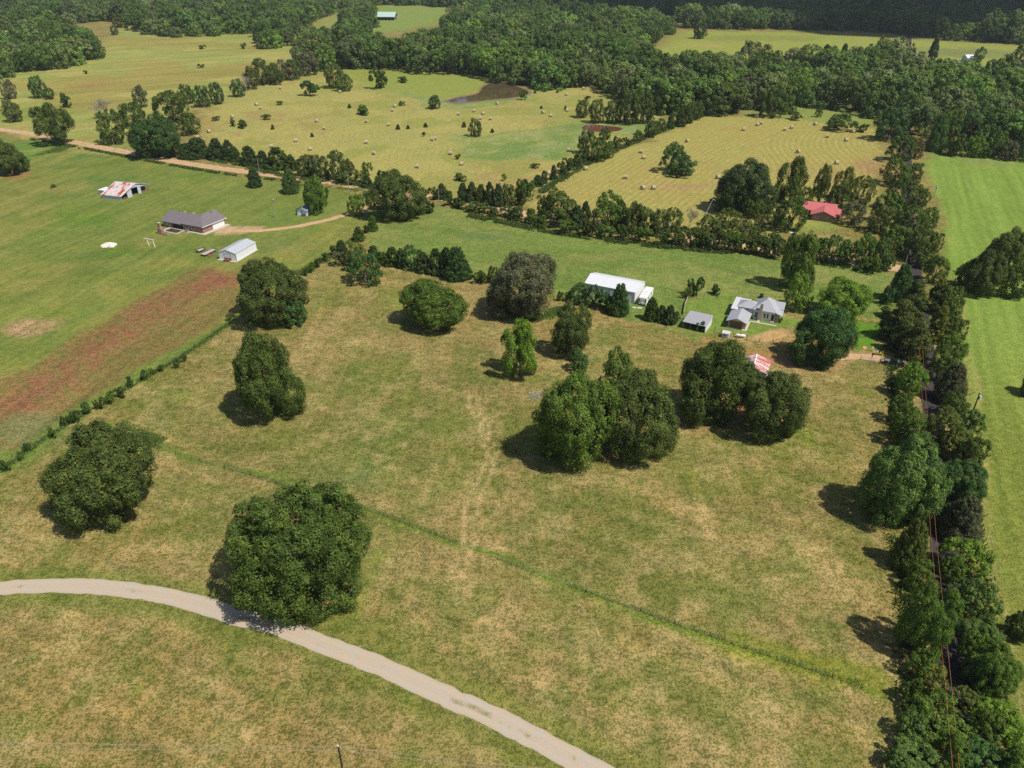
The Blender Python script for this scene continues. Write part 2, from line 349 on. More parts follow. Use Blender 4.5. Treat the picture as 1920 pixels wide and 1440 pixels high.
# right hay field
HR = [(985, 385), (1010, 360), (1100, 312), (1160, 285), (1240, 250), (1330, 216), (1480, 222), (1560, 232), (1640, 240), (1655, 330), (1640, 372), (1560, 420), (1420, 440), (1310, 455), (1200, 440), (1050, 415)]
d, m = poly(HR, S(174, 166, 92), .55, 2)
mixc(m * ns(.45, .58, mid) * .6, S(178, 162, 92)); blob(1280, 350, 130, 10, S(180, 148, 104), None, .8); blob(1640, 315, 50, 22, S(172, 134, 94), None, .7); blob(1160, 400, 90, 14, S(176, 148, 100), None, .5); blob(1570, 330, 80, 20, S(178, 150, 94), None, .5)
blob(1005, 372, 40, 8, S(172, 138, 96), None, .6)
lx = P(1330, 400); ax_ = (gx - lx.x); ay_ = (gy - lx.y)
dl = pdist(gx, gy, Pn([(960, 400), (1160, 285), (1330, 216)])); dr = pdist(gx, gy, Pn([(1640, 240), (1660, 300), (1690, 400)])) + 4 * np.sin(gy / 14.0)
hr = np.minimum(dl, dr) + 2.5 * (fbm(gx, gy, 30, 44) - .5)
PHS = np.where(m > .3, hr, PHS); AMP = np.maximum(AMP, m * .72)
poly([(1500, 195), (1630, 200), (1645, 240), (1540, 228), (1400, 215), (1400, 200)], S(144, 158, 80), .7, 3)
# top right field and others beyond
d, m = poly([(1190, 130), (1230, 90), (1290, 58), (1480, 60), (1640, 70), (2300, 110), (2300, 150), (1640, 120), (1400, 118)], S(158, 166, 78), .6, 5)
blob(1420, 72, 200, 9, S(140, 148, 72), None, .8); blob(1320, 86, 60, 5, S(178, 166, 98), None, .8); blob(1800, 100, 200, 14, S(128, 136, 84), None, .8)
poly([(690, 10), (820, 8), (850, 20), (820, 45), (740, 60), (640, 60), (640, 40)], S(142, 160, 80), .5, 6)
poly([(565, 78), (600, 30), (650, 25), (640, 60), (600, 62), (560, 84)], S(156, 160, 84), .5, 6)
# right bright field
RB = [(1728, 280), (1830, 290), (2300, 330), (2600, 700), (3200, 2200), (1940, 2200), (1905, 1440), (1870, 1240), (1835, 960), (1812, 780), (1800, 620), (1790, 540), (1775, 460), (1750, 380)]
d, m = poly(RB, S(136, 162, 70), .45, 2); rb = m
mixc(m * ns(.5, .62, mid) * .4, S(142, 168, 76)); mixc(m * sstep((175 - gy) / 90) * .75, S(128, 132, 58), .8); mixc(m * sstep((85 - gy) / 50) * .5, S(146, 132, 76))
blob(1850, 305, 80, 12, S(140, 150, 84), None, .8)
rd = pdist(gx, gy, Pn([(1735, 300), (1790, 560), (1812, 780), (1860, 1150), (1930, 1600)]))
PHS = np.where(rb > .3, rd + 1.5 * (fbm(gx, gy, 12, 71) - .5), PHS); AMP = np.maximum(AMP, rb * .34)
strip([(1800, 560), (1822, 700), (1838, 850), (1862, 1000), (1888, 1150), (1925, 1400)], .8, S(166, 158, 92), None, .7, .5)
strip([(1795, 560), (1812, 700), (1826, 850), (1848, 1000), (1872, 1150)], .5, S(160, 156, 90), None, .5, .5)
# farm yard
poly([(1288, 572), (1350, 548), (1400, 566), (1480, 600), (1560, 610), (1545, 640), (1470, 612), (1410, 622), (1300, 622)], S(126, 150, 66), .5, 1.5)
poly([(1575, 595), (1650, 610), (1650, 660), (1590, 660)], S(110, 150, 48), .4, 1.5)
blob(1445, 626, 44, 12, S(206, 170, 116), .5, 1.0, .5); blob(1475, 645, 60, 14, S(176, 142, 92), .6, .8); blob(1460, 672, 66, 26, S(180, 132, 80), .6, .9, .7); blob(1400, 655, 50, 12, S(156, 132, 72), .6, .7)
blob(1415, 770, 60, 30, S(188, 130, 92), .5, .9, .6); blob(1300, 780, 80, 40, S(150, 122, 74), .6, .5)
strip([(1640, 672), (1590, 668), (1560, 690), (1500, 690), (1460, 670)], 3.2, S(186, 152, 108), None, .8, 1.2)
strip([(1095, 565), (1130, 592), (1165, 600), (1230, 612), (1330, 634), (1380, 650)], .9, S(190, 146, 98), None, .7, .9)
blob(985, 690, 60, 14, S(178, 146, 92), None, .7); blob(1000, 742, 26, 9, S(182, 160, 116), None, .8); blob(1000, 742, 14, 5, S(118, 134, 74), None, .9)
blob(700, 528, 60, 12, S(180, 148, 96), None, .6); blob(830, 512, 60, 10, S(174, 144, 92), None, .5); blob(940, 580, 60, 18, S(166, 142, 90), None, .5)
blob(1010, 590, 60, 12, S(112, 152, 58), None, .8)
poly([(410, 420), (450, 424), (500, 424), (490, 434), (440, 441), (405, 440)], S(204, 174, 132), .4, 1)
poly([(0, 262), (110, 272), (135, 266), (60, 300), (0, 318)], S(112, 142, 62), .8, 2); blob(20, 330, 60, 9, S(164, 112, 76), None, .6); blob(1500, 425, 120, 12, S(138, 156, 70), None, .8)
blob(70, 283, 40, 5, S(156, 146, 86), None, .7); blob(30, 325, 40, 8, S(170, 130, 92), None, .6)
# fence line of longer greener grass and wheel tracks
FL = [(215, 800), (330, 850), (470, 890), (620, 935), (720, 965), (870, 1022), (1000, 1072), (1200, 1145), (1400, 1215), (1560, 1268), (1650, 1300)]
strip(FL, 1.35, S(112, 134, 50), .8, .9, .5, .45 + .55 * ns(.35, .5, sm))
strip([(1380, 1205), (1500, 1245), (1640, 1270)], 4.2, S(134, 142, 50), .8, .7, 2)
for off in (0, 17): strip([(872 + off, 730), (892 + off, 780), (905 + off, 850), (892 + off, 930), (870 + off, 1010), (845 + off, 1100)], .55, S(186, 164, 112), None, .55, .5)
strip([(960, 900), (900, 1010), (860, 1090)], .5, S(186, 164, 112), None, .4, .5)
strip([(640, 1180), (665, 1110), (700, 1040)], 3.0, S(118, 134, 52), .7, .6, 2); strip([(560, 1170), (700, 1230), (850, 1310), (1000, 1390), (1180, 1460)], 7.5, S(116, 126, 52), .8, .6, 2.5); strip([(-100, 1118), (60, 1100), (200, 1103), (340, 1128), (470, 1165)], 7.5, S(112, 128, 52), .8, .65, 2.5)
strip([(430, 606), (300, 690), (200, 735), (100, 805), (0, 880)], 3.2, S(116, 138, 58), .8, .8, 1.5)
strip([(560, 515), (640, 468), (700, 420), (760, 395)], 3.0, S(160, 142, 86), .8, .7, 1.5)
strip([(1270, 735), (1190, 800), (1130, 880)], 2, S(156, 132, 78), None, .3, 2)
# mown arcs on the meadows: weak stripes
md = np.hypot(gx - P(1250, 760).x, gy - P(1250, 760).y); mm = (AMP < .02)
PHS = np.where(mm & (gy < 170), md + 2 * (fbm(gx, gy, 20, 63) - .5), PHS)
lf = pdist(gx, gy, Pn([(-100, 480), (60, 400), (200, 380), (330, 480), (180, 600), (-100, 720)]))
PHS = np.where(mm & (inn > .4), lf, PHS); AMP = np.where(mm, np.where(inn > .4, .14, np.where(gy < 170, .16, .1)), AMP)
AMP *= (1 - rp)
def streak(a, b, mask, amt, sl=28.0, sw=1.5, sd=5):
    A_, B_ = P(*a), P(*b); ang = math.atan2(B_.y - A_.y, B_.x - A_.x); ca, sa = math.cos(ang), math.sin(ang)
    s = fbm((gx * ca + gy * sa) / sl, (-gx * sa + gy * ca) / sw, 1.0, sd, 4) - .5
    global C
    C *= (1 + np.stack([s * 1.9, s * 1.5, s * 1.7], 1) * (amt * mask)[:, None])
meadow = sstep((210 - gy) / 60) * (1 - rb) * (1 - inn)
streak((215, 800), (1560, 1270), meadow * sstep((175 - gy) / 50), .34, 22, 1.1); streak((900, 720), (870, 1050), meadow * .8, .3, 20, 1.2, 15); streak((100, 720), (410, 510), inn, .3, 24, 1.1, 25)
streak((1812, 780), (1860, 1150), rb, .35, 40, 1.3, 35); streak((900, 440), (1400, 520), sstep((gy - 140) / 20) * sstep((240 - gy) / 20) * (1 - inn) * (1 - rb), .25, 25, 2, 45); streak((100, 160), (500, 130), ff, .3, 60, 5, 55)
for off in (0, 17): strip([(872 + off, 730), (892 + off, 780), (905 + off, 850), (892 + off, 930), (870 + off, 1010), (845 + off, 1100)], .5, S(196, 174, 120), None, .6, .4, .4 + .6 * ns(.4, .55, sm))
C *= (1 + (vnoise(gx / 1.7, gy / 1.7, 8) - .5) * .14)[:, None]
np.clip(C, .01, .9, out=C)
ny, nx = GX.shape
idx = np.arange(ny * nx).reshape(ny, nx)
fc = np.stack([idx[:-1, :-1], idx[:-1, 1:], idx[1:, 1:], idx[1:, :-1]], -1).reshape(-1, 4)
def ground_mat():
    t = NT('ground'); at = t.n('ShaderNodeAttribute', attribute_name='field'); ph = t.n('ShaderNodeAttribute', attribute_name='swath')
    pos = t.n('ShaderNodeNewGeometry').outputs['Position']
    sx = t.n('ShaderNodeSeparateXYZ'); t.l(ph.outputs['Vector'], sx.inputs[0])
    nA = t.noise(pos, .55, 2, 0.6); nB = t.noise(pos, 1.5, 1, 0.6); nE = t.noise(pos, 3.4, 0, 0.5); nC = t.noise(pos, 0.12, 4, 0.6, 1.0)
    s = t.math('ADD', t.math('MULTIPLY', nA, .34), t.math('ADD', t.math('MULTIPLY', nB, .36), t.math('MULTIPLY', nE, .30)))
    dry = t.ramp(s, .50, .56); dark = t.ramp(s, .49, .42)
    amp = at.outputs['Alpha']
    base = at.outputs['Color']
    c1 = t.mix(t.math('MULTIPLY', dry, t.math('MULTIPLY', amp, .75)), base, t.mix(1.0, base, (1.62, 1.45, 1.6), 'MULTIPLY'))
    c2 = t.mix(t.math('MULTIPLY', dark, t.math('MULTIPLY', amp, .85)), c1, t.mix(1.0, c1, (.44, .56, .32), 'MULTIPLY'))
    c3 = t.mix(t.math('MULTIPLY', t.ramp(nC, .42, .62), .34), c2, t.mix(1.0, c2, (1.10, 1.03, 1.0), 'MULTIPLY'))
    # tiny pale tufts and dark weeds
    vo = t.n('ShaderNodeTexVoronoi'); vo.inputs['Scale'].default_value = .7; t.l(pos, vo.inputs[0])
    sp = t.math('MULTIPLY', t.ramp(vo.outputs['Distance'], .24, .10), t.math('GREATER_THAN', t.noise(pos, .35, 3), .53))
    c3 = t.mix(t.math('MULTIPLY', sp, t.math('MULTIPLY', amp, .55)), c3, S(206, 190, 140))
    vo2 = t.n('ShaderNodeTexVoronoi'); vo2.inputs['Scale'].default_value = 1.1; t.l(pos, vo2.inputs[0])
    sp2 = t.math('MULTIPLY', t.ramp(vo2.outputs['Distance'], .30, .12), t.math('GREATER_THAN', t.noise(pos, .25, 3), .5))
    c3 = t.mix(t.math('MULTIPLY', sp2, t.math('MULTIPLY', amp, .5)), c3, S(84, 98, 42))
    wv = t.math('SINE', t.math('ADD', t.math('MULTIPLY', sx.outputs[0], 2 * math.pi / 2.5), t.math('MULTIPLY', nA, 5.0)))
    wm = t.math('MULTIPLY', t.ramp(wv, .1, .9), t.math('MULTIPLY', sx.outputs[1], t.ramp(t.noise(pos, .06, 4), .4, .58, .12, 1)))
    c4 = t.mix(t.math('MULTIPLY', wm, .7), c3, t.mix(1.0, c3, (1.32, 1.3, 1.35), 'MULTIPLY'))
    wd = t.math('MULTIPLY', t.ramp(wv, -.2, -.9), sx.outputs[1])
    c5 = t.mix(t.math('MULTIPLY', wd, .42), c4, t.mix(1.0, c4, (.74, .86, .68), 'MULTIPLY'))
    t.base(c5); t.b.inputs['Roughness'].default_value = .95; t.b.inputs['Specular IOR Level'].default_value = .08
    t.bump(s, .8, .4); return t.m
gm = np_mesh('ground', np.stack([gx * GK, gy * GK, np.zeros_like(gx)], -1), fc, ground_mat())
ca = gm.attributes.new('field', 'FLOAT_COLOR', 'POINT'); ca.data.foreach_set('color', np.concatenate([C, A[:, None]], 1).astype(np.float32).ravel())
va = gm.attributes.new('swath', 'FLOAT_VECTOR', 'POINT'); va.data.foreach_set('vector', np.stack([PHS, AMP, PHS * 0], -1).astype(np.float32).ravel())
tag(link('ground', gm), 'green and straw coloured farmland with mown hay fields', kind='structure')

H = 105.0
# ------------------------------------------------------------------ roads, paths, water
def smooth(pts, step):
    pts = [np.array(p, float) for p in pts]; out = []
    P_ = [2 * pts[0] - pts[1]] + pts + [2 * pts[-1] - pts[-2]]
    for i in range(1, len(P_) - 2):
        a, b, c, d = P_[i - 1:i + 3]; n = max(2, int(np.linalg.norm(c - b) / step))
        for k in range(n):
            t = k / n; out.append(.5 * ((2 * b) + (-a + c) * t + (2 * a - 5 * b + 4 * c - d) * t * t + (-a + 3 * b - 3 * c + d) * t ** 3))
    out.append(pts[-1]); return np.array(out)
def ribbon(name, px, width, mat, z=0.03, jit=.18, step=.6, label=None, cols=5):
    width *= GK; jit *= GK; step *= GK
    pts = smooth(Pn(px), step); d = np.gradient(pts, axis=0); d /= np.linalg.norm(d, axis=1)[:, None] + 1e-9
    nrm = np.stack([-d[:, 1], d[:, 0]], 1); n = len(pts)
    jl = width / 2 + jit * 2 * (fbm(pts[:, 0], pts[:, 1], 2.2, 5, 3) - .5) * 2; jr = width / 2 + jit * 2 * (fbm(pts[:, 0], pts[:, 1], 2.2, 95, 3) - .5) * 2
    rows = []
    for k in range(cols):
        t = k / (cols - 1); rows.append(pts + nrm * ((-jl) * (1 - t) + jr * t)[:, None])
    V = np.stack(rows, 1).reshape(-1, 2); V = np.concatenate([V, np.full((len(V), 1), z)], 1)
    ii = np.arange(n * cols).reshape(n, cols)
    f = np.stack([ii[:-1, :-1], ii[:-1, 1:], ii[1:, 1:], ii[1:, :-1]], -1).reshape(-1, 4)[:, ::-1]
    me = np_mesh(name, V, f, mat)
    tt = np.tile(np.linspace(-1, 1, cols), n); a = me.attributes.new('across', 'FLOAT', 'POINT'); a.data.foreach_set('value', tt.astype(np.float32))
    return tag(link(name, me), label, kind='structure')
def road_mat(name, c, c2, grass=None, edge=0.0):
    t = NT(name); pos = t.n('ShaderNodeNewGeometry').outputs['Position']; at = t.n('ShaderNodeAttribute', attribute_name='across').outputs['Fac']
    n1 = t.noise(pos, .5, 5, .7); n2 = t.noise(pos, 6, 3, .8); k = t.ramp(n2, .3, .7, .86, 1.12)
    colr = t.mix(t.ramp(n1, .42, .6), c, c2)
    ab = t.math('ABSOLUTE', at)
    rut = t.math('SUBTRACT', 1.0, t.math('MULTIPLY', t.math('ABSOLUTE', t.math('SUBTRACT', ab, .5)), 4.0), True)
    colr = t.mix(t.math('MULTIPLY', rut, .25), colr, t.mix(1.0, colr, (1.15, 1.15, 1.15), 'MULTIPLY'))
    if grass:
        mid_ = t.math('MULTIPLY', t.ramp(ab, .34, .08), t.ramp(t.noise(pos, .09, 5, .75), .54, .66)); colr = t.mix(t.math('MULTIPLY', mid_, .75), colr, grass)
        eg = t.math('MULTIPLY', t.ramp(ab, .86, 1.0), t.ramp(n2, .45, .6)); colr = t.mix(t.math('MULTIPLY', eg, .8), colr, grass)
    v = t.n('ShaderNodeVectorMath', operation='SCALE'); t.l(colr, v.inputs[0]); t.l(k, v.inputs['Scale']); t.base(v.outputs[0])
    t.bump(n2, .4, .04); t.b.inputs['Roughness'].default_value = .95; return t.m
GRASSY = S(124, 130, 62)
M_GRAVEL = road_mat('pale_gravel', S(208, 194, 174), S(214, 192, 164), GRASSY)
M_DIRT = road_mat('sandy_dirt', S(226, 190, 146), S(206, 168, 126), S(150, 134, 76))
M_ASPH = road_mat('shade_darkened_road', S(86, 78, 74), S(66, 60, 60))  # road colour darkened to carry the shade of the tree rows
ribbon('gravel_lane', [(-140, 1118), (0, 1103), (90, 1098), (190, 1101), (290, 1114), (380, 1135), (450, 1158), (530, 1178), (620, 1214), (720, 1252), (820, 1298), (930, 1347), (1040, 1404), (1150, 1465), (1300, 1560)], 2.7, M_GRAVEL, .03, .12, .5, 'pale curving gravel lane')
ribbon('dirt_road', [(-260, 205), (-20, 240), (60, 251), (140, 267), (230, 284), (330, 303), (430, 318), (560, 334), (640, 345), (720, 357), (790, 367), (860, 377), (940, 392), (1027, 409), (1130, 422), (1287, 445), (1423, 466), (1560, 486), (1705, 506)], 5.2, M_DIRT, .03, .3, 1.5, 'sandy dirt road between hedgerows')
ribbon('shaded_road', [(1712, -20), (1706, 60), (1700, 160), (1700, 260), (1702, 380), (1706, 450), (1714, 510), (1724, 580), (1736, 660), (1744, 730), (1752, 800), (1762, 900), (1770, 1010), (1779, 1130), (1792, 1260), (1808, 1400), (1830, 1600), (1870, 2100)], 3.6, M_ASPH, .045, .15, 1.2, 'worn road between two rows of trees, colour darkened for their shade')
ribbon('driveway', [(424, 432), (455, 433), (495, 432), (540, 427), (580, 420), (620, 411), (650, 402), (672, 396), (700, 385), (712, 366)], 2.6, M_DIRT, .036, .25, .8, 'sandy driveway to the brick house')
ribbon('yard_track', [(1740, 684), (1700, 680), (1660, 674), (1620, 670), (1590, 668), (1565, 672)], 2.6, M_DIRT, .036, .4, .6, 'worn dirt track through the yard gate')
def sheet(name, px, mat, z, label):
    pts = smooth(Pn(px + [px[0]]), 1.5)[:-1]
    me = bpy.data.meshes.new(name); me.from_pydata([(a, b, z) for a, b in pts], [], [tuple(range(len(pts)))]); me.materials.append(mat); me.update()
    import bmesh
    bm = bmesh.new(); bm.from_mesh(me); bmesh.ops.recalc_face_normals(bm, faces=bm.faces)
    for f in bm.faces:
        if f.normal.z < 0: f.normal_flip()
    bm.to_mesh(me); bm.free()
    return tag(link(name, me), label, kind='structure')
def water(name, c):
    t = NT(name); pos = t.n('ShaderNodeNewGeometry').outputs['Position']; t.base(t.mix(t.ramp(t.noise(pos, .05, 3), .4, .6), c, tuple(q * .8 for q in c)))
    t.b.inputs['Roughness'].default_value = .07; t.b.inputs['Specular IOR Level'].default_value = .35; t.bump(t.noise(pos, 1.2, 3), .06, .05); return t.m
M_MUD = plain('mud', S(150, 128, 92), .2, .3)
sheet('pond_bank', [(826, 191), (858, 181), (892, 174), (902, 161), (926, 152), (955, 155), (992, 167), (994, 178), (965, 186), (920, 189), (890, 193), (858, 196)], M_MUD, .02, 'muddy bank round the pond')
sheet('pond', [(834, 190), (860, 183), (895, 176), (906, 163), (926, 155), (952, 157), (986, 169), (988, 177), (960, 183), (920, 187), (890, 190), (860, 193)], water('pond_water', S(112, 96, 70)), .06, 'brown farm pond beside the wood')
sheet('red_pond', [(1090, 239), (1102, 234), (1130, 235), (1166, 240), (1156, 246), (1120, 247), (1096, 244)], water('red_pond_water', S(132, 82, 56)), .05, 'small reddish brown pond')

# ------------------------------------------------------------------ tree prototypes (unit crowns)
def sphere_dirs(n, rng, up=-1.0):
    i = np.arange(n) + .5; z = 1 - (1 - up) * i / n; ph = i * 2.399963 + rng.uniform(0, 6)
    r = np.sqrt(np.clip(1 - z * z, 0, 1)); d = np.stack([r * np.cos(ph), r * np.sin(ph), z], 1)
    d += rng.normal(0, .12, d.shape); return d / np.linalg.norm(d, axis=1)[:, None]
def leaf_quads(pos, nrm, size, rng, aspect=1.0, along=None):
    n = len(pos); nrm = nrm / (np.linalg.norm(nrm, axis=1)[:, None] + 1e-9)
    r = rng.normal(0, 1, (n, 3)) if along is None else along + rng.normal(0, .35, (n, 3))
    a = r - nrm * (r * nrm).sum(1)[:, None]; a /= np.linalg.norm(a, axis=1)[:, None] + 1e-9
    b = np.cross(nrm, a); s = size * rng.uniform(.65, 1.35, (n, 1))
    v = np.stack([pos - a * s * aspect, pos - b * s * .62 + nrm * s * .15, pos + a * s * aspect, pos + b * s * .62 + nrm * s * .15], 1)
    return v.reshape(-1, 3)
def crown(name, kind, ncl, nlf, lsz, seed, mat):
    rng = np.random.default_rng(seed); P_, N_, AL = [], [], []
    if kind in ('oak', 'oval', 'spread', 'open'):
        nl = {'oak': 16, 'oval': 13, 'spread': 44, 'open': 9}[kind]
        D = sphere_dirs(nl, rng, -.75); off = {'oak': .62, 'oval': .62, 'spread': .76, 'open': .72}[kind]; lr0 = {'oak': .37, 'oval': .38, 'spread': .22, 'open': .30}[kind]
        lob = D * (off * rng.uniform(*((.86, 1.08) if kind == 'spread' else (.72, 1.16)), (nl, 1))); lr = lr0 * rng.uniform(.72, 1.25, nl)
        lob = np.concatenate([lob, [[0, 0, .05]]]); lr = np.append(lr, rng.uniform(.5, .58) if kind in ('oak', 'oval') else .70 if kind == 'spread' else .3)
        wt = lr ** 2; wt /= wt.sum(); cs = {'oak': .125, 'oval': .125, 'spread': .092, 'open': .13}[kind]; got = 0; tries = 0
        while got < ncl and tries < ncl * 12:
            tries += 1; j = rng.choice(len(lr), p=wt); d = rng.normal(0, 1, 3) + (lob[j] / (np.linalg.norm(lob[j]) + .3)) * .7 + np.array([0, 0, .15]); d /= np.linalg.norm(d)
            c = lob[j] + d * lr[j] * rng.uniform(.82, 1.0); dd = np.linalg.norm(lob - c, axis=1)
            if ((dd < lr * .72)).any(): continue
            got += 1; rc = cs * rng.uniform(.5, 1.55); m = int(nlf * (rc / cs) ** 1.5) + 6
            q = rng.normal(0, 1, (m, 3)) + d * .6 + np.array([0, 0, .3]); q /= np.linalg.norm(q, axis=1)[:, None]
            P_.append(c + q * rc * rng.uniform(.7, 1.1, (m, 1))); N_.append(q * 1.0 + d * .35 + np.array([0, 0, .1]) + rng.normal(0, .28, (m, 3)))
        al = None; asp = 1.0
    elif kind in ('cedar', 'slim'):
        PW = .40 if ncl > 200 else .52
        for i in range(ncl):
            t = (i + .5) / ncl; z = -1 + 2 * t ** 1.25
            hh = (z + 1) / 2; prof = (1 - hh) ** PW * (1 if hh > .12 else .75 + hh * 2)
            if kind == 'cedar': prof = max(prof, .06)
            ph = i * 2.39996 + rng.normal(0, .5); r = prof * rng.uniform(.5, 1.08)
            c = np.array([r * math.cos(ph) * .82, r * math.sin(ph) * .82, z * .92]); rc = .22 * (1.15 - hh * .75) * rng.uniform(.7, 1.3)
            m = nlf; out = np.array([math.cos(ph), math.sin(ph), .9])
            q = rng.normal(0, 1, (m, 3)) + out * .5; q /= np.linalg.norm(q, axis=1)[:, None]
            pos = c + q * rc * rng.uniform(.5, 1.05, (m, 1)) * np.array([1, 1, .8]) + out * rng.uniform(0, .1, (m, 1))
            P_.append(pos); N_.append(q + rng.normal(0, .4, (m, 3))); AL.append(np.tile(out, (m, 1)))
        asp = 1.7; al = np.concatenate(AL)
    elif kind == 'pine':
        for i in range(ncl):
            t = rng.random(); hh = t; prof = .55 + .45 * math.sin(math.pi * min(1, hh * 1.1 + .1)); prof *= (1 - hh) ** .35
            ph = rng.uniform(0, 6.283); r = prof * rng.uniform(.25, 1.0) ** .6
            c = np.array([r * math.cos(ph) * .85, r * math.sin(ph) * .85, -1 + 2 * hh * .93]); rc = .17 * rng.uniform(.7, 1.3); m = nlf
            q = rng.normal(0, 1, (m, 3)) + np.array([0, 0, .7]); q /= np.linalg.norm(q, axis=1)[:, None]
            P_.append(c + q * rc * rng.uniform(.5, 1.05, (m, 1)) * np.array([1.25, 1.25, .55])); N_.append(q + rng.normal(0, .35, (m, 3))); AL.append(q + np.array([0, 0, .3]))
        asp = 1.5; al = np.concatenate(AL)
    elif kind == 'bush':
        lob = rng.normal(0, .42, (5, 3)) * np.array([1, 1, .7]); lr = rng.uniform(.42, .62, 5)
        for i in range(ncl):
            j = rng.integers(5); d = rng.normal(0, 1, 3) + np.array([0, 0, .4]); d /= np.linalg.norm(d)
            c = lob[j] + d * lr[j] * .85; rc = .16 * rng.uniform(.6, 1.4); m = nlf
            q = rng.normal(0, 1, (m, 3)) + d * .6; q /= np.linalg.norm(q, axis=1)[:, None]
            P_.append(c + q * rc * rng.uniform(.7, 1.08, (m, 1))); N_.append(q + rng.normal(0, .4, (m, 3)))
        al = None; asp = 1.1
    P_ = np.concatenate(P_); N_ = np.concatenate(N_)
    if kind in ('oak', 'oval', 'spread', 'open', 'bush'):
        s_ = np.percentile(np.hypot(P_[:, 0], P_[:, 1]), 98.5); P_[:, :2] /= s_
        lo_, hi_ = np.percentile(P_[:, 2], .5), np.percentile(P_[:, 2], 99.5); P_[:, 2] = (P_[:, 2] - lo_) / (hi_ - lo_) * 2 - 1
    V = leaf_quads(P_, N_, lsz, rng, asp, al)
    f = np.arange(len(V)).reshape(-1, 4)
    return np_mesh(name, V, f, mat)
def dead_crown(name, seed, n=900, rad=.012):
    rng = random.Random(seed); mb = MB()
    def grow(p, d, L, r, lv):
        q = p + d * L; mb.tube([p, (p + q) / 2 + Vector((rng.gauss(0, .03), rng.gauss(0, .03), 0)), q], [r, r * .8, r * .55], 4, False)
        if lv == 0: return
        for _ in range(4 if lv > 1 else 5):
            e = (d + Vector((rng.gauss(0, .6), rng.gauss(0, .6), rng.gauss(.12, .35)))).normalized(); grow(q if rng.random() < .6 else (p + q) / 2, e, L * rng.uniform(.6, .85), r * .55, lv - 1)
    grow(Vector((0, 0, -1.0)), Vector((0, 0, 1)), .5, .06, 5)
    V = np.array(mb.v); me = bpy.data.meshes.new(name)
    V[:, :2] /= np.percentile(np.abs(V[:, :2]), 98); V[:, 2] = -1 + (V[:, 2] + 1) * 2 / (V[:, 2].max() + 1)
    me.from_pydata(V.tolist(), [], mb.f); me.materials.append(M_DEAD); me.update(); return me
def trunk_mesh(name, seed, limbs=6, r=.055, spread=.6, z0=.35):
    rng = random.Random(seed); mb = MB()
    mb.tube([(0, 0, 0), (.01, 0, z0 * .5), (0, .01, z0), (.02, 0, .8), (0, 0, 1.05)], [r * 1.5, r * 1.05, r, r * .6, r * .25], 9)
    for i in range(limbs):
        a = i * 6.283 / limbs + rng.uniform(-.4, .4); b = z0 * rng.uniform(.8, 1.3); s = spread * rng.uniform(.6, 1.1); e = rng.uniform(.8, 1.25)
        mb.tube([(0, 0, b), (s * .4 * math.cos(a), s * .4 * math.sin(a), b + (e - b) * .4), (s * math.cos(a + .2), s * math.sin(a + .2), e)], [r * .6, r * .4, r * .12], 6)
    me = bpy.data.meshes.new(name); me.from_pydata(mb.v, [], mb.f); me.materials.append(M_BARK); me.update(); return me
CR = {}
for i in range(3): CR['oak', i] = crown('oak_crown', 'oak', 360, 125, .021, 11 + i, M_LEAF)
for i in range(2): CR['oval', i] = crown('oval_crown', 'oval', 330, 115, .022, 21 + i, M_LEAF)
CR['spread', 0] = crown('spreading_crown', 'spread', 760, 95, .0165, 31, M_LEAF)
for i in range(2): CR['open', i] = crown('open_crown', 'open', 200, 90, .026, 41 + i, M_LEAF)
for i in range(4): CR['mid', i] = crown('mid_crown', 'oak', 130, 62, .036, 51 + i, M_LEAF)
for i in range(3): CR['cedar', i] = crown('cedar_crown', 'cedar', 120, 70, .045, 61 + i, M_LEAF)
for i in range(3): CR['bcedar', i] = crown('big_cedar_crown', 'cedar', 300, 110, .024, 161 + i, M_LEAF)
for i in range(2): CR['pine', i] = crown('pine_crown', 'pine', 130, 110, .034, 71 + i, M_LEAF)
for i in range(3): CR['bush', i] = crown('bush_crown', 'bush', 80, 55, .055, 81 + i, M_LEAF)
for i in range(4): CR['far', i] = crown('far_crown', 'oak', 130, 34, .048, 91 + i, M_LEAF)
CR['dead', 0] = dead_crown('dead_crown', 5); CR['dead', 1] = dead_crown('dead_crown', 8)
NV = {}
for (k, i) in CR: NV[k] = max(NV.get(k, 0), i + 1)
TR = [trunk_mesh('tree_trunk', 3), trunk_mesh('tree_trunk', 4, 5, .06, .5, .3)]
TINT = {'d': (.074, .112, .024), 'g': (.092, .150, .026), 'o': (.112, .138, .034), 'b': (.130, .215, .028), 'y': (.25, .30, .03), 'w': (.120, .132, .066),
        'k': (.060, .098, .032), 'r': (.16, .125, .055), 'm': (.100, .162, .040), 'v': (.064, .126, .034), 't': (.150, .170, .034), 'x': (.62, .58, .56), 'n': (.086, .118, .030)}
WORDS = {'d': 'dark green', 'g': 'mid green', 'o': 'olive green', 'b': 'bright green', 'y': 'yellow green', 'w': 'greyish green', 'k': 'blackish green', 'r': 'reddish brown',
         'm': 'soft green', 'v': 'deep green', 't': 'yellowish', 'x': 'bare grey', 'n': 'dull olive'}
NAMES = {'oak': 'oak_tree', 'oval': 'broadleaf_tree', 'spread': 'oak_tree', 'open': 'open_crowned_tree', 'mid': 'broadleaf_tree', 'cedar': 'cedar_tree', 'bcedar': 'cedar_tree', 'pine': 'pine_tree', 'bush': 'shrub', 'far': 'broadleaf_tree', 'dead': 'dead_tree'}
CATS = {'bush': 'shrub'}
NOUN = {'oak': 'broad tree', 'oval': 'tree', 'spread': 'spreading tree', 'open': 'open crowned tree', 'mid': 'leafy tree', 'cedar': 'cedar', 'bcedar': 'tall cedar', 'pine': 'pine', 'bush': 'shrub', 'far': 'leafy tree', 'dead': 'leafless tree'}
TCOUNT = [0]
_sp = sphere_dirs(90, np.random.default_rng(1), -1.0)
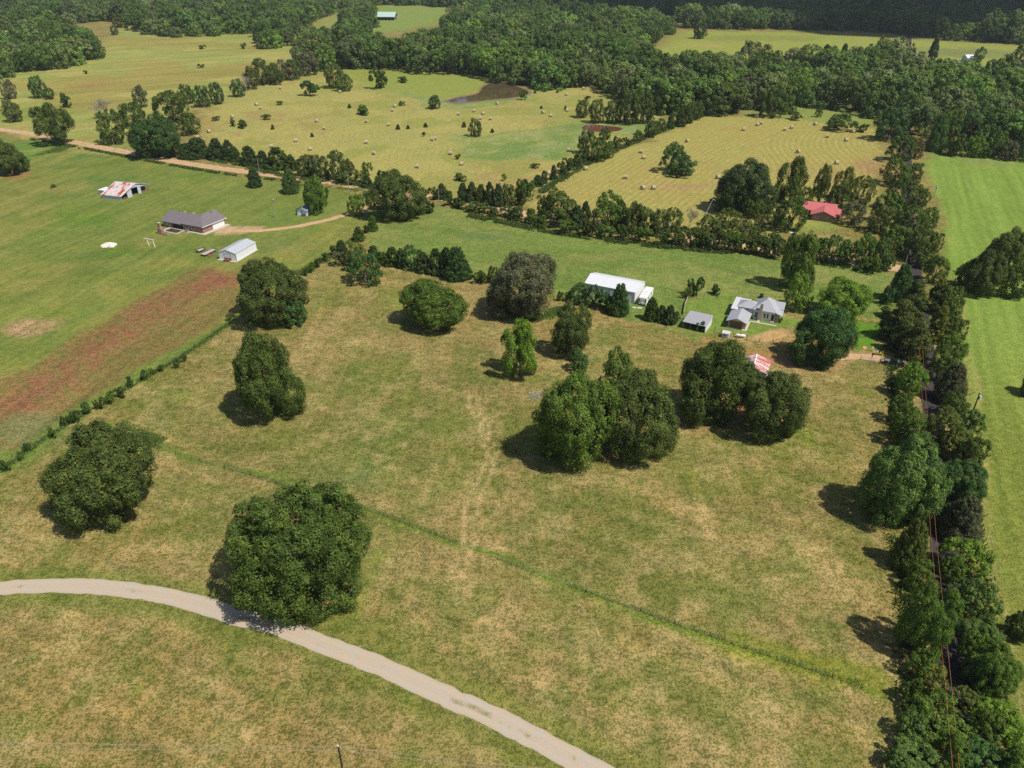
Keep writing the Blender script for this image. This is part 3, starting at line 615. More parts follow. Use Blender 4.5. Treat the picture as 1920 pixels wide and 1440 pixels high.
def fit(cx, yt, yb, w, kind):
    k = {'open': 1.1, 'pine': 1.02, 'oak': .9, 'dead': 1.0, 'mid': .84, 'oval': .9, 'far': .86, 'spread': .88}.get(kind, .88)
    hi = 2.4 if kind in ('cedar', 'bcedar', 'pine', 'dead', 'open') else 1.7 if kind == 'oval' else 1.35
    ub, vb = cx, yb - .2 * (yb - yt); R = b = None
    for _ in range(18):
        g = P(ub, vb)
        if R is None: Z = g.y * CT + H * ST; R = w / 2 / F * Z; b = R
        q = np.stack([g.x + _sp[:, 0] * R, g.y + _sp[:, 1] * R, np.maximum(k * b + _sp[:, 2] * b, 0)], 1)
        Z = q[:, 1] * CT + (H - q[:, 2]) * ST; u = 960 + F * q[:, 0] / Z; v = 720 - F * (q[:, 1] * ST + (q[:, 2] - H) * CT) / Z
        R *= (w / (u.max() - u.min())) ** .9; b *= ((yb - yt) / (v.max() - v.min())) ** 1.2; b = min(max(b, .5 * R), hi * R)
        ub += .9 * (cx - (u.max() + u.min()) / 2); vb += .9 * ((yt + yb) / 2 - (v.max() + v.min()) / 2)
    g = P(ub, vb); return g.x, g.y, k * b, R, b
def tree(cx, yt, yb, w, kind='mid', tint='g', label=None, group=None, v=None, rot=None):
    x, y, c, R, b = fit(cx, yt, yb, w, kind)
    n = TCOUNT[0]; TCOUNT[0] += 1; rng = random.Random(n * 31 + 5)
    v = rng.randrange(NV[kind]) if v is None else v
    me = CR[kind, v]; rot = rng.uniform(0, 6.28) if rot is None else rot
    if isinstance(tint, str): t = TINT[tint]
    else: t = tint
    j = rng.uniform(.9, 1.12); t = (t[0] * j, t[1] * j * rng.uniform(.96, 1.04), t[2] * j)
    name = NAMES[kind]; cat = CATS.get(kind, 'tree')
    if kind == 'bush':
        o = link(name, me, None, (x, y, c * .96), (R, R, b), rot); o.color = (*t, 1); return tag(o, label, cat, group)
    e = empty(name, (x, y, 0)); tag(e, label, cat, group)
    cr = link('crown', me, e, (0, 0, c), (R, R, b), rot); cr.color = (*t, 1)
    if kind != 'dead': link('trunk', TR[n % 2], e, (0, 0, -.05), (min(R, 12), min(R, 12), c * 1.1), rot)
    return e
ORD = ['first', 'second', 'third', 'fourth', 'fifth', 'sixth', 'seventh', 'eighth', 'ninth', 'tenth', 'eleventh', 'twelfth', 'thirteenth', 'fourteenth', 'fifteenth', 'sixteenth', 'seventeenth', 'eighteenth', 'nineteenth', 'twentieth',
       'twenty-first', 'twenty-second', 'twenty-third', 'twenty-fourth', 'twenty-fifth', 'twenty-sixth', 'twenty-seventh', 'twenty-eighth', 'twenty-ninth', 'thirtieth', 'thirty-first', 'thirty-second', 'thirty-third', 'thirty-fourth', 'thirty-fifth', 'thirty-sixth', 'thirty-seventh', 'thirty-eighth', 'thirty-ninth', 'fortieth', 'forty-first', 'forty-second']
WIDE = {'trees along the far side of the dirt road': 1.25, 'shrubs and cedars right of the driveway junction': 1.2, 'hedgerow above the barn pasture': 1.2, 'upper trees left of the shaded road': 1.1, 'lower trees left of the shaded road': 1.18, 'trees right of the shaded road': 1.25, 'trees over the shaded road north of the junction': 1.15, 'cedar row left of the big grey tree': 1.2, 'garden trees left of the red-roofed house': 1.1}
def size_word(w, h): return ''
def row(text, where, frm, group, key=0, rev=False):
    """rows 'cx ytop ybot w kind tint; ...' -> individually labelled trees counted along the row"""
    it = []; wk = WIDE.get(group, 1.0)
    for q in text.replace('\n', ' ').split(';'):
        q = q.split()
        if q: it.append((float(q[0]), float(q[1]), float(q[2]), float(q[3]) * wk, q[4], q[5]))
    srt = sorted(it, key=lambda a: (a[0] if key == 0 else a[2]), reverse=rev)
    for i, a in enumerate(srt):
        tree(*a, label='%s %s %s, %s %s' % (WORDS[a[5]], NOUN[a[4]], where, ORD[i], frm), group=group)

# --- single big trees of the meadow and the yards
BIG = [
 (556, 902, 1156, 280, 'spread', 'd', 'huge dark green dome-shaped tree overhanging the pale gravel lane'),
 (188, 795, 984, 222, 'oak', 'n', 'broad dark tree at the left edge below the overgrown fence line'),
 (495, 627, 797, 138, 'oak', 'd', 'tall oval dark tree alone in the meadow beside the fence line'),
 (504, 483, 612, 142, 'oak', 'n', 'large dark tree at the corner of the red ploughed strip'),
 (546, 560, 612, 66, 'mid', 'v', 'low leafy tree grown against the foot of the large corner tree'),
 (684, 472, 536, 66, 'mid', 'v', 'rounded deep green tree at the fence corner casting a dark shadow'),
 (668, 453, 502, 42, 'mid', 't', 'yellow tinged tree behind the rounded fence corner tree'),
 (818, 524, 622, 134, 'oak', 'g', 'wide mid green tree left of the grey willow-like tree'),
 (976, 472, 602, 132, 'oak', 'w', 'large greyish olive tree left of the white barn'),
 (976, 598, 702, 84, 'open', 'b', 'bright green tree with yellow leaves in the middle meadow'),
 (1070, 570, 672, 78, 'oval', 'n', 'narrow dark tree between the yellow-leaved tree and the barn'),
 (1085, 655, 700, 40, 'mid', 'v', 'small leafy tree at the foot of the narrow dark tree'),
 (1158, 648, 772, 88, 'mid', 'g', 'tree standing at the back of the central clump of three'),
 (1076, 695, 878, 158, 'oak', 'g', 'mid green tree on the left of the central clump of three'),
 (1192, 692, 866, 156, 'oak', 'n', 'dull olive tree on the right of the central clump of three'),
 (1336, 637, 792, 146, 'oak', 'd', 'big dark tree left of the red and white tin shed'),
 (1452, 692, 828, 138, 'oak', 'n', 'loose dark tree in front of the red and white tin shed'),
 (1543, 572, 688, 126, 'oak', 'v', 'dense round tree in the yard right of the white farmhouse'),
 (1586, 524, 604, 106, 'oak', 'b', 'bright round tree behind the dense tree right of the farmhouse'),
 (1497, 505, 590, 62, 'mid', 'b', 'bright tree directly behind the right end of the farmhouse'),
 (1500, 430, 548, 76, 'oval', 'g', 'tall tree standing through the hedge north of the farmhouse'),
 (1280, 290, 332, 62, 'mid', 'v', 'low wide tree in the right hay field'),
 (1262, 268, 325, 52, 'mid', 'v', 'taller tree growing with the low one in the right hay field'),
 (1396, 300, 402, 108, 'oak', 'k', 'big blackish round tree beside the mown hay left of the red-roofed house'),
 (1384, 348, 396, 40, 'mid', 'y', 'small yellow green tree in front of the big blackish round tree'),
 (1488, 293, 380, 74, 'open', 'd', 'spiky open tree left of the red-roofed house'),
 (1480, 370, 434, 66, 'mid', 'd', 'round tree on the lawn just left of the red-roofed house'),
 (1544, 308, 378, 38, 'open', 'd', 'thin tree with gaps right behind the red-roofed house'),
 (1586, 312, 372, 52, 'open', 't', 'airy yellowish tree behind the red-roofed house'),
 (1616, 325, 400, 54, 'mid', 'o', 'olive tree at the back right of the red-roofed house'),
 (1572, 345, 400, 46, 'mid', 'd', 'dark tree crowding the right side of the red roof'),
 (1600, 378, 425, 48, 'mid', 'w', 'greyish round bushy tree right of the red-roofed house'),
 (742, 318, 414, 112, 'oak', 'n', 'big dull green tree where the driveway meets the dirt road'),
 (590, 330, 402, 50, 'oval', 'g', 'tall leafy tree beside the little white shed'),
 (667, 364, 406, 34, 'mid', 'b', 'small bright tree over the driveway end'),
 (543, 318, 364, 36, 'bcedar', 'm', 'soft green pine-shaped tree on the lawn by the dirt road'),
 (476, 316, 352, 30, 'bcedar', 'k', 'dark conical tree nearest the barn on the lawn by the dirt road'),
 (628, 121, 166, 42, 'mid', 'o', 'left tree of the pair standing in the mown hay field'),
 (646, 140, 172, 34, 'mid', 'g', 'right tree of the pair standing in the mown hay field'),
 (714, 130, 167, 42, 'bush', 'd', 'grey green thicket right of the pair of hay field trees'),
 (580, 152, 181, 36, 'bush', 'v', 'low dark thicket left of the pair of hay field trees'),
 (815, 178, 205, 27, 'mid', 'k', 'small round dark tree at the left end of the pond'),
 (891, 222, 257, 27, 'mid', 'n', 'small lone tree on a visible trunk in the middle of the hay'),
 (95, 195, 268, 90, 'open', 'd', 'spreading dark tree over the dirt road at the left'),
 (16, 146, 190, 34, 'mid', 'w', 'greyish tree at the left edge above the dirt road'),
 (20, 186, 230, 46, 'mid', 'n', 'flat topped tree at the left edge beside the dirt road'),
 (70, 140, 187, 38, 'mid', 'v', 'dense dark tree alone in the far left pasture'),
 (92, 165, 187, 24, 'mid', 'v', 'low tree joined to the dense one in the far left pasture'),
 (120, 175, 203, 28, 'bush', 'v', 'small shrub beside the dense tree in the far left pasture'),
 (14, 262, 330, 80, 'oak', 'n', 'wide dark tree cut by the left edge below the dirt road'),
 (210, 207, 272, 62, 'mid', 'd', 'left most tree of the large clump on the dirt road'),
 (290, 217, 298, 110, 'oak', 'v', 'big rounded tree at the front of the large clump on the dirt road'),
 (262, 160, 202, 38, 'mid', 'w', 'narrow grey topped tree at the back of the large roadside clump'),
 (250, 192, 240, 56, 'mid', 'd', 'tree in the middle of the large roadside clump'),
 (322, 170, 232, 74, 'mid', 'd', 'wide dark tree at the upper right of the large roadside clump'),
 (355, 212, 254, 52, 'mid', 'n', 'dark tree at the right end of the large roadside clump'),
 (348, 158, 196, 34, 'mid', 'd', 'tree left of the pair above the large roadside clump'),
 (378, 160, 202, 40, 'mid', 'v', 'middle tree of the short row above the roadside clump'),
 (406, 155, 196, 34, 'mid', 'k', 'right end tree of the short row above the roadside clump'),
 (196, 182, 222, 46, 'dead', 'x', 'leafless pale grey tree beside the large roadside clump'),
 (459, 138, 172, 22, 'dead', 'x', 'leafless whitish tree at the left end of the field tree line'),
 (1294, 385, 430, 26, 'dead', 'x', 'leafless grey tree poking out of the hedge by the right hay field'),
 (1092, 187, 222, 30, 'mid', 'n', 'left most tree of the clump above the reddish pond'),
 (1120, 186, 232, 34, 'mid', 'n', 'second tree from the left in the clump above the reddish pond'),
 (1150, 188, 232, 34, 'mid', 'd', 'middle tree of the clump above the reddish pond'),
 (1178, 166, 236, 50, 'mid', 'd', 'tall tree of the clump above the reddish pond'),
 (1208, 172, 232, 46, 'mid', 'n', 'right tree of the clump above the reddish pond'),
 (1250, 148, 213, 88, 'mid', 'd', 'left one of two big rounded trees bordering the right hay field'),
 (1348, 157, 215, 96, 'mid', 'n', 'right one of two big rounded trees bordering the right hay field'),
 (1450, 165, 222, 54, 'mid', 'd', 'tree at the upper edge of the right hay field'),
 (1303, 518, 556, 34, 'bush', 'v', 'leafy tree at the back corner of the farmhouse lawn'),
 (1291, 537, 560, 22, 'bush', 't', 'yellowish shrub in front of the lawn corner tree'),
 (1340, 533, 555, 23, 'bush', 'v', 'small round shrub on the back edge of the farmhouse lawn'),
 (1314, 600, 622, 21, 'bush', 'v', 'round shrub against the open grey shed'),
 (1430, 549, 560, 14, 'bush', 'v', 'small shrub behind the farmhouse roof'),
 (1463, 595, 606, 9, 'bush', 'd', 'tiny dark shrub at the farmhouse corner by the porch'),
 (1850, 470, 556, 84, 'oak', 'n', 'left tree of the big clump in the bright green field'),
 (1888, 426, 530, 92, 'oak', 'o', 'tall tree of the big clump in the bright green field'),
 (1816, 478, 548, 52, 'mid', 'd', 'low tree on the left flank of the field clump'),
 (1906, 495, 560, 72, 'mid', 'd', 'low tree at the front right of the field clump'),
 (1940, 690, 745, 56, 'oak', 'd', 'tree at the right edge throwing a shadow over the bright field'),
 (1915, 1140, 1208, 62, 'oak', 'd', 'round dark tree at the right edge near the field foot'),
 (640, 120, 130, 10, 'bush', 'd', 'tiny shrub above the pair of hay field trees'),
]
for a in BIG: tree(*a[:6], label=a[6])
# --- rows
row('''370 258 298 42 bcedar k; 350 268 298 34 bcedar k; 405 260 300 34 cedar k; 428 263 303 28 cedar k; 465 274 311 34 cedar k; 440 275 305 22 cedar d; 492 283 316 28 cedar k;
 520 276 319 42 cedar d; 545 290 320 26 cedar d; 571 292 333 34 mid n; 592 290 334 34 mid k''', 'across the dirt road', 'from the left', 'trees along the far side of the dirt road')
row('''632 281 342 44 mid n; 652 298 330 26 open n; 685 305 332 28 bush g; 664 318 346 44 mid o; 688 328 352 24 cedar k; 612 318 338 20 bush d; 640 325 345 30 bush d; 718 318 345 26 bush d''', 'in the roadside tangle', 'from the left', 'trees in the roadside tangle')
row('''828 344 374 24 cedar k; 812 352 376 20 bush d; 845 356 374 20 bush d; 868 343 378 22 cedar k; 885 342 380 24 cedar k; 902 346 382 22 cedar d; 918 342 385 22 cedar k; 935 345 388 22 cedar k; 952 342 390 28 mid d; 972 338 388 32 bush d; 990 335 385 24 bush g;
 858 372 394 30 bush d; 885 378 398 26 bush g; 905 378 402 28 bush d; 928 385 406 30 bush d; 952 388 410 30 bush k; 975 385 416 34 bush d; 1000 388 420 30 bush g; 840 366 386 22 bush d; 800 372 402 30 bush n; 785 380 406 24 bush g; 790 350 380 26 bush g''', 'right of the driveway junction', 'from the left', 'shrubs and cedars right of the driveway junction')
row('''1047 356 424 64 mid d; 1022 362 415 30 mid d; 1082 385 430 34 cedar k; 1098 378 412 20 cedar k; 1140 360 432 62 mid g; 1162 375 430 30 cedar d; 1190 378 438 34 open d; 1212 388 442 40 mid d; 1238 392 445 34 mid n; 1262 384 446 32 mid d; 1015 400 428 30 bush g; 1062 410 440 34 bush g; 1105 408 444 34 bush d; 1135 420 448 36 bush g; 1172 418 452 34 bush d; 1205 425 456 34 bush g; 1240 428 460 36 bush d; 1275 425 462 34 bush d;
 1308 428 468 38 bush d; 1340 432 472 38 bush n; 1372 438 474 36 bush d; 1402 442 478 34 bush n; 1430 444 482 34 bush d; 1458 448 486 32 bush d; 1530 445 492 44 bush g; 1562 440 496 44 mid m; 1592 446 500 44 bush m; 1622 436 505 46 mid g; 1652 442 506 44 mid m; 1640 478 514 40 bush g; 1668 480 510 24 bush m; 1660 455 500 30 bush o''', 'in the long hedgerow', 'from the left', 'hedgerow above the barn pasture')
row('''1345 372 398 36 bush g; 1366 392 428 46 mid n; 1330 402 440 44 mid n; 1352 412 446 40 bush o; 1395 412 452 46 mid o; 1322 435 462 40 bush n; 1375 430 462 36 bush b; 1416 424 456 36 mid n; 1432 380 432 40 mid d; 1426 440 460 26 bush m; 1452 434 466 34 bush m; 1462 402 430 24 bush g; 1410 365 410 34 mid g; 1438 345 400 40 mid d; 1300 440 466 26 bush d; 1512 350 385 26 mid d; 1462 350 380 24 bush d''', 'left of the red-roofed house', 'from the left', 'garden trees left of the red-roofed house')
row('''700 460 490 25 cedar k; 735 463 500 32 cedar d; 718 470 494 20 bush d; 752 466 502 26 cedar k; 770 462 506 40 mid v; 795 472 512 32 cedar n; 818 466 516 32 cedar k; 838 464 520 30 cedar k; 856 463 526 44 bcedar v; 872 495 526 24 bush v; 903 506 532 28 bush d; 920 500 532 22 bush d; 640 450 482 22 bcedar k; 637 470 500 26 bush w; 661 480 512 26 bush d''', 'left of the big grey tree', 'from the left', 'cedar row left of the big grey tree')
row('''1052 545 566 16 bush d; 1066 545 566 16 bush d; 1085 532 570 42 mid v; 1112 534 577 40 mid v; 1132 545 582 34 bush v; 1150 556 588 34 mid v; 1162 532 592 40 bcedar v; 1140 560 590 30 bush d''', 'in front of the white barn', 'from the left', 'trees in front of the white barn')
row('''1222 558 602 30 bcedar d; 1240 572 605 26 cedar k; 1256 572 609 30 cedar k; 1268 582 608 16 bush d''', 'between trailer and open shed', 'from the left', 'cedars between trailer and open shed')
row('''1307 188 226 28 mid n; 1276 206 238 24 cedar d; 1258 213 242 18 cedar d; 1240 222 247 22 mid d; 1222 226 258 30 mid d; 1196 244 267 24 mid d; 1175 258 275 20 bush d; 1158 255 281 22 bush d; 1134 238 262 26 mid d; 1100 244 290 34 mid d; 1122 258 304 46 mid d; 1142 262 300 26 mid g; 1092 280 306 28 bush k; 1082 288 314 26 cedar d; 1068 294 322 30 bush k; 1052 305 326 22 bush d; 1038 310 338 17 cedar k; 1020 320 345 16 cedar k; 1008 328 350 26 cedar k; 992 336 362 26 bush k; 975 345 372 24 bush d; 1060 312 330 20 bush d; 1290 200 232 22 cedar d''', 'between the two hay fields', 'from the right', 'trees between the two hay fields', 0, True)
row('''610 472 490 15 bush k; 596 482 502 16 bush k; 583 492 512 16 bush g; 572 500 518 14 bush g; 625 458 480 16 bush d; 672 425 453 26 cedar d; 698 404 434 22 cedar g; 688 420 438 16 bush d; 655 470 486 14 bush t;
 430 590 602 16 bush g; 345 665 680 14 bush d; 330 672 692 16 bush k; 268 694 714 20 bush v; 245 702 726 22 bush v; 225 722 746 26 bush d; 205 734 758 24 bush g; 185 745 768 26 bush d; 160 755 778 24 bush v; 140 768 795 26 bush k; 122 778 800 24 bush d; 95 800 826 22 bush g; 50 828 850 20 bush v; 36 846 866 18 bush g; 8 860 890 24 bush v; 302 682 698 14 bush g; 285 690 704 14 bush g''', 'on the left fence line', 'from the right', 'shrubs on the left fence line', 0, True)
row('''489 110 160 40 mid n; 470 125 168 34 mid n; 512 118 158 38 mid n; 535 112 152 34 mid w; 575 98 142 44 mid w; 550 112 150 30 mid n; 445 148 182 30 mid v; 520 135 160 26 bush n''', 'in the line left of the central wood', 'from the left', 'tree line left of the central wood')
row('''1672 200 266 62 mid v; 1706 158 240 44 mid o; 1690 250 305 52 mid d; 1720 252 305 30 mid r; 1680 296 350 56 mid g; 1715 300 352 32 mid d; 1696 335 400 64 mid d; 1728 345 402 30 mid d; 1665 362 420 50 mid g; 1655 385 440 54 mid o; 1710 385 450 60 mid d; 1745 380 440 34 mid g; 1680 420 478 56 mid g; 1722 430 492 50 mid d; 1752 428 482 32 mid d; 1700 445 482 36 mid g; 1757 470 540 44 mid g; 1738 470 505 40 mid d''', 'over the road north of the junction', 'from the top', 'trees over the shaded road north of the junction', 1)
row('''1690 496 566 46 bcedar v; 1668 530 580 30 bush v; 1714 520 604 70 pine n; 1690 556 640 74 pine o; 1668 590 640 40 mid v; 1722 598 676 70 pine o; 1692 596 660 54 pine n; 1706 674 734 44 mid d; 1708 680 752 58 mid b; 1690 735 800 52 mid d; 1694 738 765 34 mid y; 1708 765 842 66 mid g; 1672 700 745 24 bush v; 1716 800 862 56 mid m; 1676 780 830 26 bush d''', 'by the road above the bright tree', 'from the top', 'upper trees left of the shaded road', 1)
row('''1697 820 990 138 oak m; 1655 905 975 60 mid g; 1738 905 990 58 mid g; 1710 975 1070 64 bcedar o; 1690 1010 1080 40 bush d; 1722 1050 1108 48 mid g; 1738 1094 1238 102 oval g; 1728 1215 1280 56 mid g; 1746 1238 1302 60 mid t; 1706 1270 1320 40 bush d; 1758 1300 1405 112 mid g; 1712 1330 1400 60 mid m; 1722 1385 1470 96 mid m; 1790 1372 1450 60 mid g; 1688 1400 1470 60 mid m''', 'left of the shaded road, lower half', 'counting down', 'lower trees left of the shaded road', 1)
row('''1760 520 585 46 pine o; 1786 530 600 44 mid g; 1762 570 640 50 pine t; 1790 588 650 40 mid d; 1782 625 700 52 mid g; 1768 662 722 44 mid d; 1786 680 758 54 bcedar w; 1790 735 790 52 mid d; 1770 765 850 66 mid o; 1818 765 835 50 mid m; 1792 805 862 60 mid o; 1824 818 880 52 mid d; 1804 858 946 88 oak v; 1808 930 1018 72 bcedar w; 1770 940 1000 40 mid d; 1812 1005 1090 84 mid b; 1786 1040 1100 50 mid g; 1834 1186 1262 64 mid g; 1838 1085 1165 72 mid m; 1806 1085 1140 46 mid v; 1842 1150 1225 76 oval m; 1868 1212 1312 84 oval g; 1832 1230 1290 50 oval m; 1808 1284 1340 48 mid o; 1884 1312 1392 88 mid b; 1848 1320 1400 64 mid g; 1856 1385 1475 96 mid v; 1905 1395 1470 60 mid g; 1840 1300 1345 50 mid d''', 'right of the shaded road', 'counting down', 'trees right of the shaded road', 1)
row('''1785 205 278 60 mid g; 1760 215 285 44 bcedar m; 1822 215 280 50 mid o; 1832 255 296 44 mid b; 1798 250 294 46 mid d; 1860 210 262 56 mid o; 1872 245 296 50 mid g; 1905 222 290 54 mid d; 1748 160 240 44 mid d; 1762 230 282 40 mid d; 1892 262 302 44 mid w; 1846 275 298 30 bush d; 1780 265 292 34 mid v; 1925 262 304 40 mid m''', 'at the wood edge above the bright field', 'from the left', 'front of the wood above the bright field')
row('''1375 230 244 0 x x''' if False else '''460 85 90 14 bush g; 160 132 139 11 bush n; 456 82 92 8 cedar d; 380 87 91 17 bush o; 296 114 118 8 bush n; 377 121 126 16 bush o; 525 190 196 16 bush v; 677 202 212 36 bush g; 655 196 203 7 cedar d; 754 190 199 14 bush v; 757 143 153 22 bush d; 850 155 160 8 bush d; 857 157 162 8 bush d; 861 329 337 30 bush g; 945 327 346 10 bush b; 1005 306 316 22 bush v; 998 166 170 0 x x''' if False else '''456 80 92 12 bush g; 160 132 139 11 bush n; 379 85 91 17 bush o; 377 121 126 16 bush o; 525 190 196 16 bush v; 677 202 212 36 bush g; 655 195 203 8 cedar d; 754 189 199 14 bush v; 757 143 154 24 bush d; 861 328 338 30 bush g; 945 326 340 11 bush b; 1004 305 316 20 bush v; 511 233 243 8 cedar k; 585 249 257 8 cedar k; 746 233 243 10 cedar k; 765 234 242 8 cedar k; 798 230 239 9 cedar k; 870 228 239 10 cedar k; 923 241 249 8 cedar k; 858 288 299 12 bush v; 795 247 256 9 bush k; 1003 170 175 7 cedar k; 1045 169 174 6 cedar k; 982 168 188 18 bush g; 1060 198 206 6 cedar k; 1102 179 190 12 bush d; 1015 198 204 6 cedar k; 405 218 226 18 bush g; 435 222 238 14 bush g; 450 226 240 30 bush n; 500 214 224 22 bush g; 1535 203 220 16 mid d; 1567 196 210 10 mid d; 1588 212 224 10 bush d; 1490 210 226 28 bush d; 1570 224 236 60 bush d; 1612 232 246 40 bush o; 97 346 352 16 bush w; 1270 468 478 0 x x'''.replace('; 1270 468 478 0 x x', ''), 'alone in the mown fields', 'from the left', 'small shrubs scattered over the hay fields')

# --- woods too dense to count: points instanced with crowns
def wood(name, polys, space, label, hts=(9, 15), rads=(4.2, 7.0), seed=1, zc=11.0, avoid=()):
    space *= 2.05; hts = (hts[0] * 1.2, hts[1] * 1.45); rads = (rads[0] * 1.5, rads[1] * 2.35)
    rng = np.random.default_rng(seed); pts = []
    for px in polys:
        Q = np.array([tuple(P(a, b, zc))[:2] for a, b in px]); lo, hi = Q.min(0), Q.max(0)
        nx_, ny_ = int((hi[0] - lo[0]) / space) + 1, int((hi[1] - lo[1]) / space) + 1
        g = np.stack(np.meshgrid(np.arange(nx_), np.arange(ny_)), -1).reshape(-1, 2).astype(float)
        g[:, 0] += .5 * (g[:, 1] % 2); g = lo + g * space + rng.uniform(-.42, .42, g.shape) * space
        k = sdist(g[:, 0], g[:, 1], Q) > 0
        for av in avoid:
            k &= sdist(g[:, 0], g[:, 1], np.array([tuple(P(a, b, zc))[:2] for a, b in av])) < 0
        pts.append(g[k])
    pts = np.concatenate(pts); n = len(pts)
    cl = fbm(pts[:, 0], pts[:, 1], 45, seed + 3, 2)
    h = rng.uniform(*hts, n) * (.7 + .6 * cl) ; r = rng.uniform(*rads, n) * (.8 + .4 * cl); b = r * rng.uniform(.75, 1.05, n); h = np.maximum(h * rng.uniform(.62, 1.25, n), b * 1.5)
    V = np.concatenate([pts, (h - b)[:, None]], 1)
    me = bpy.data.meshes.new(name); me.vertices.add(n); me.vertices.foreach_set('co', V.astype(np.float32).ravel())
    a = me.attributes.new('crown_size', 'FLOAT_VECTOR', 'POINT'); a.data.foreach_set('vector', np.stack([r, r, b], 1).astype(np.float32).ravel())
    a = me.attributes.new('turn', 'FLOAT_VECTOR', 'POINT'); a.data.foreach_set('vector', np.stack([np.zeros(n), np.zeros(n), rng.uniform(0, 6.28, n)], 1).astype(np.float32).ravel())
    a = me.attributes.new('pick', 'INT', 'POINT'); a.data.foreach_set('value', rng.integers(0, len(WPROTO), n).astype(np.int32))
    me.materials.append(M_FOREST)
    o = link(name, me); tag(o, label, 'wood', None, 'stuff')
    ng = bpy.data.node_groups.new(name, 'GeometryNodeTree'); ng.interface.new_socket('Geometry', in_out='INPUT', socket_type='NodeSocketGeometry'); ng.interface.new_socket('Geometry', in_out='OUTPUT', socket_type='NodeSocketGeometry')
    gi = ng.nodes.new('NodeGroupInput'); go = ng.nodes.new('NodeGroupOutput'); jn = ng.nodes.new('GeometryNodeJoinGeometry')
    def attr(nm, ty): q = ng.nodes.new('GeometryNodeInputNamedAttribute'); q.data_type = ty; q.inputs[0].default_value = nm; return q.outputs[0]
    m2p = ng.nodes.new('GeometryNodeMeshToPoints'); ng.links.new(gi.outputs[0], m2p.inputs[0])
    for i, po in enumerate(WPROTO):
        oi = ng.nodes.new('GeometryNodeObjectInfo'); oi.transform_space = 'ORIGINAL'; oi.inputs[0].default_value = po; oi.inputs[1].default_value = False
        sm_ = ng.nodes.new('GeometryNodeSetMaterial'); sm_.inputs[2].default_value = M_FOREST; ng.links.new(oi.outputs['Geometry'], sm_.inputs[0])
        g2i = ng.nodes.new('GeometryNodeGeometryToInstance'); ng.links.new(sm_.outputs[0], g2i.inputs[0])
        cmp_ = ng.nodes.new('FunctionNodeCompare'); cmp_.data_type = 'INT'; cmp_.operation = 'EQUAL'; ng.links.new(attr('pick', 'INT'), cmp_.inputs[2]); cmp_.inputs[3].default_value = i
        iop = ng.nodes.new('GeometryNodeInstanceOnPoints'); ng.links.new(m2p.outputs[0], iop.inputs['Points']); ng.links.new(cmp_.outputs[0], iop.inputs['Selection']); ng.links.new(g2i.outputs[0], iop.inputs['Instance'])
        ng.links.new(attr('turn', 'FLOAT_VECTOR'), iop.inputs['Rotation']); ng.links.new(attr('crown_size', 'FLOAT_VECTOR'), iop.inputs['Scale']); ng.links.new(iop.outputs[0], jn.inputs[0])
    ng.links.new(jn.outputs[0], go.inputs[0]); md_ = o.modifiers.new('trees', 'NODES'); md_.node_group = ng
    return n
WPROTO = []
for i in range(4):    # four real trees of the wood edge whose crowns the woods repeat
    e = tree([1195, 1060, 1110, 985][i], [60, 118, 112, 122][i], [100, 160, 158, 160][i], [46, 50, 44, 46][i], 'far', 'dgdn'[i], label=['dark green tree in the depth of the central wood', 'mid green tree at the pasture edge of the central wood', 'dark green tree at the lower edge of the central wood', 'dull olive tree behind the pond in the central wood'][i], v=i)
    WPROTO.append([c for c in e.children if c.name.startswith('crown')][0])
for i in range(4): WPROTO.append([o for o in bpy.data.objects if o.data == CR['mid', i]][0])
nw = 0
nw += wood('central_wood', [[(572, 90), (600, 72), (640, 62), (700, 82), (745, 78), (830, 60), (850, 22), (880, 6), (1000, 2), (1180, 8), (1256, 40), (1240, 66), (1205, 84), (1222, 112), (1300, 117), (1350, 120), (1400, 118), (1450, 114), (1480, 114),
   (1480, 168), (1420, 188), (1300, 190), (1210, 176), (1140, 146), (1040, 146), (960, 132), (900, 120), (800, 114), (720, 108), (640, 108), (590, 110), (565, 104)]], 8.2, 'dense mixed broadleaf wood between the hay fields', (11, 18), (4.4, 7.4), 11)
nw += wood('right_wood', [[(1470, 116), (1540, 110), (1600, 98), (1640, 92), (1680, 96), (1700, 108), (1770, 122), (1840, 134), (1900, 138), (2080, 128), (2150, 270), (1920, 262), (1850, 240), (1760, 200), (1730, 230), (1700, 215), (1660, 190), (1600, 178), (1500, 180), (1440, 186), (1440, 150)]], 8.0, 'dense wood at the upper right with olive crowns', (11, 18), (4.4, 7.2), 12,
   avoid=[[(1755, 108), (1800, 110), (1800, 128), (1755, 126)], [(1805, 104), (1870, 104), (1880, 150), (1818, 146)]])
nw += wood('far_right_wood', [[(1100, -30), (1240, -25), (2200, -25), (2200, 70), (1900, 66), (1760, 56), (1700, 49), (1640, 42), (1560, 41), (1440, 41), (1340, 38), (1280, 37), (1262, 26), (1180, 6)]], 10, 'far dark wood beyond the green clearing', (12, 19), (5, 8), 13,
   avoid=[[(1668, 22), (1690, 22), (1686, 44), (1668, 40)], [(1738, 26), (1750, 26), (1748, 44), (1738, 44)], [(1782, 30), (1800, 30), (1800, 42), (1786, 42)]])
nw += wood('top_left_wood', [[(-180, 20), (0, 22), (40, 30), (80, 42), (118, 58), (158, 70), (180, 88), (170, 94), (110, 104), (60, 112), (0, 122), (-180, 150)]], 7.6, 'dense wood at the upper left corner', (10, 16), (4.2, 6.8), 14)
nw += wood('far_left_wood', [[(-200, -20), (630, -20), (632, 4), (612, 20), (580, 26), (545, 42), (480, 46), (400, 50), (330, 54), (300, 52), (262, 46), (240, 32), (200, 24), (130, 30), (110, 32), (60, 20), (-200, 10)]], 9, 'far wood across the top left', (12, 18), (5, 7.6), 15)
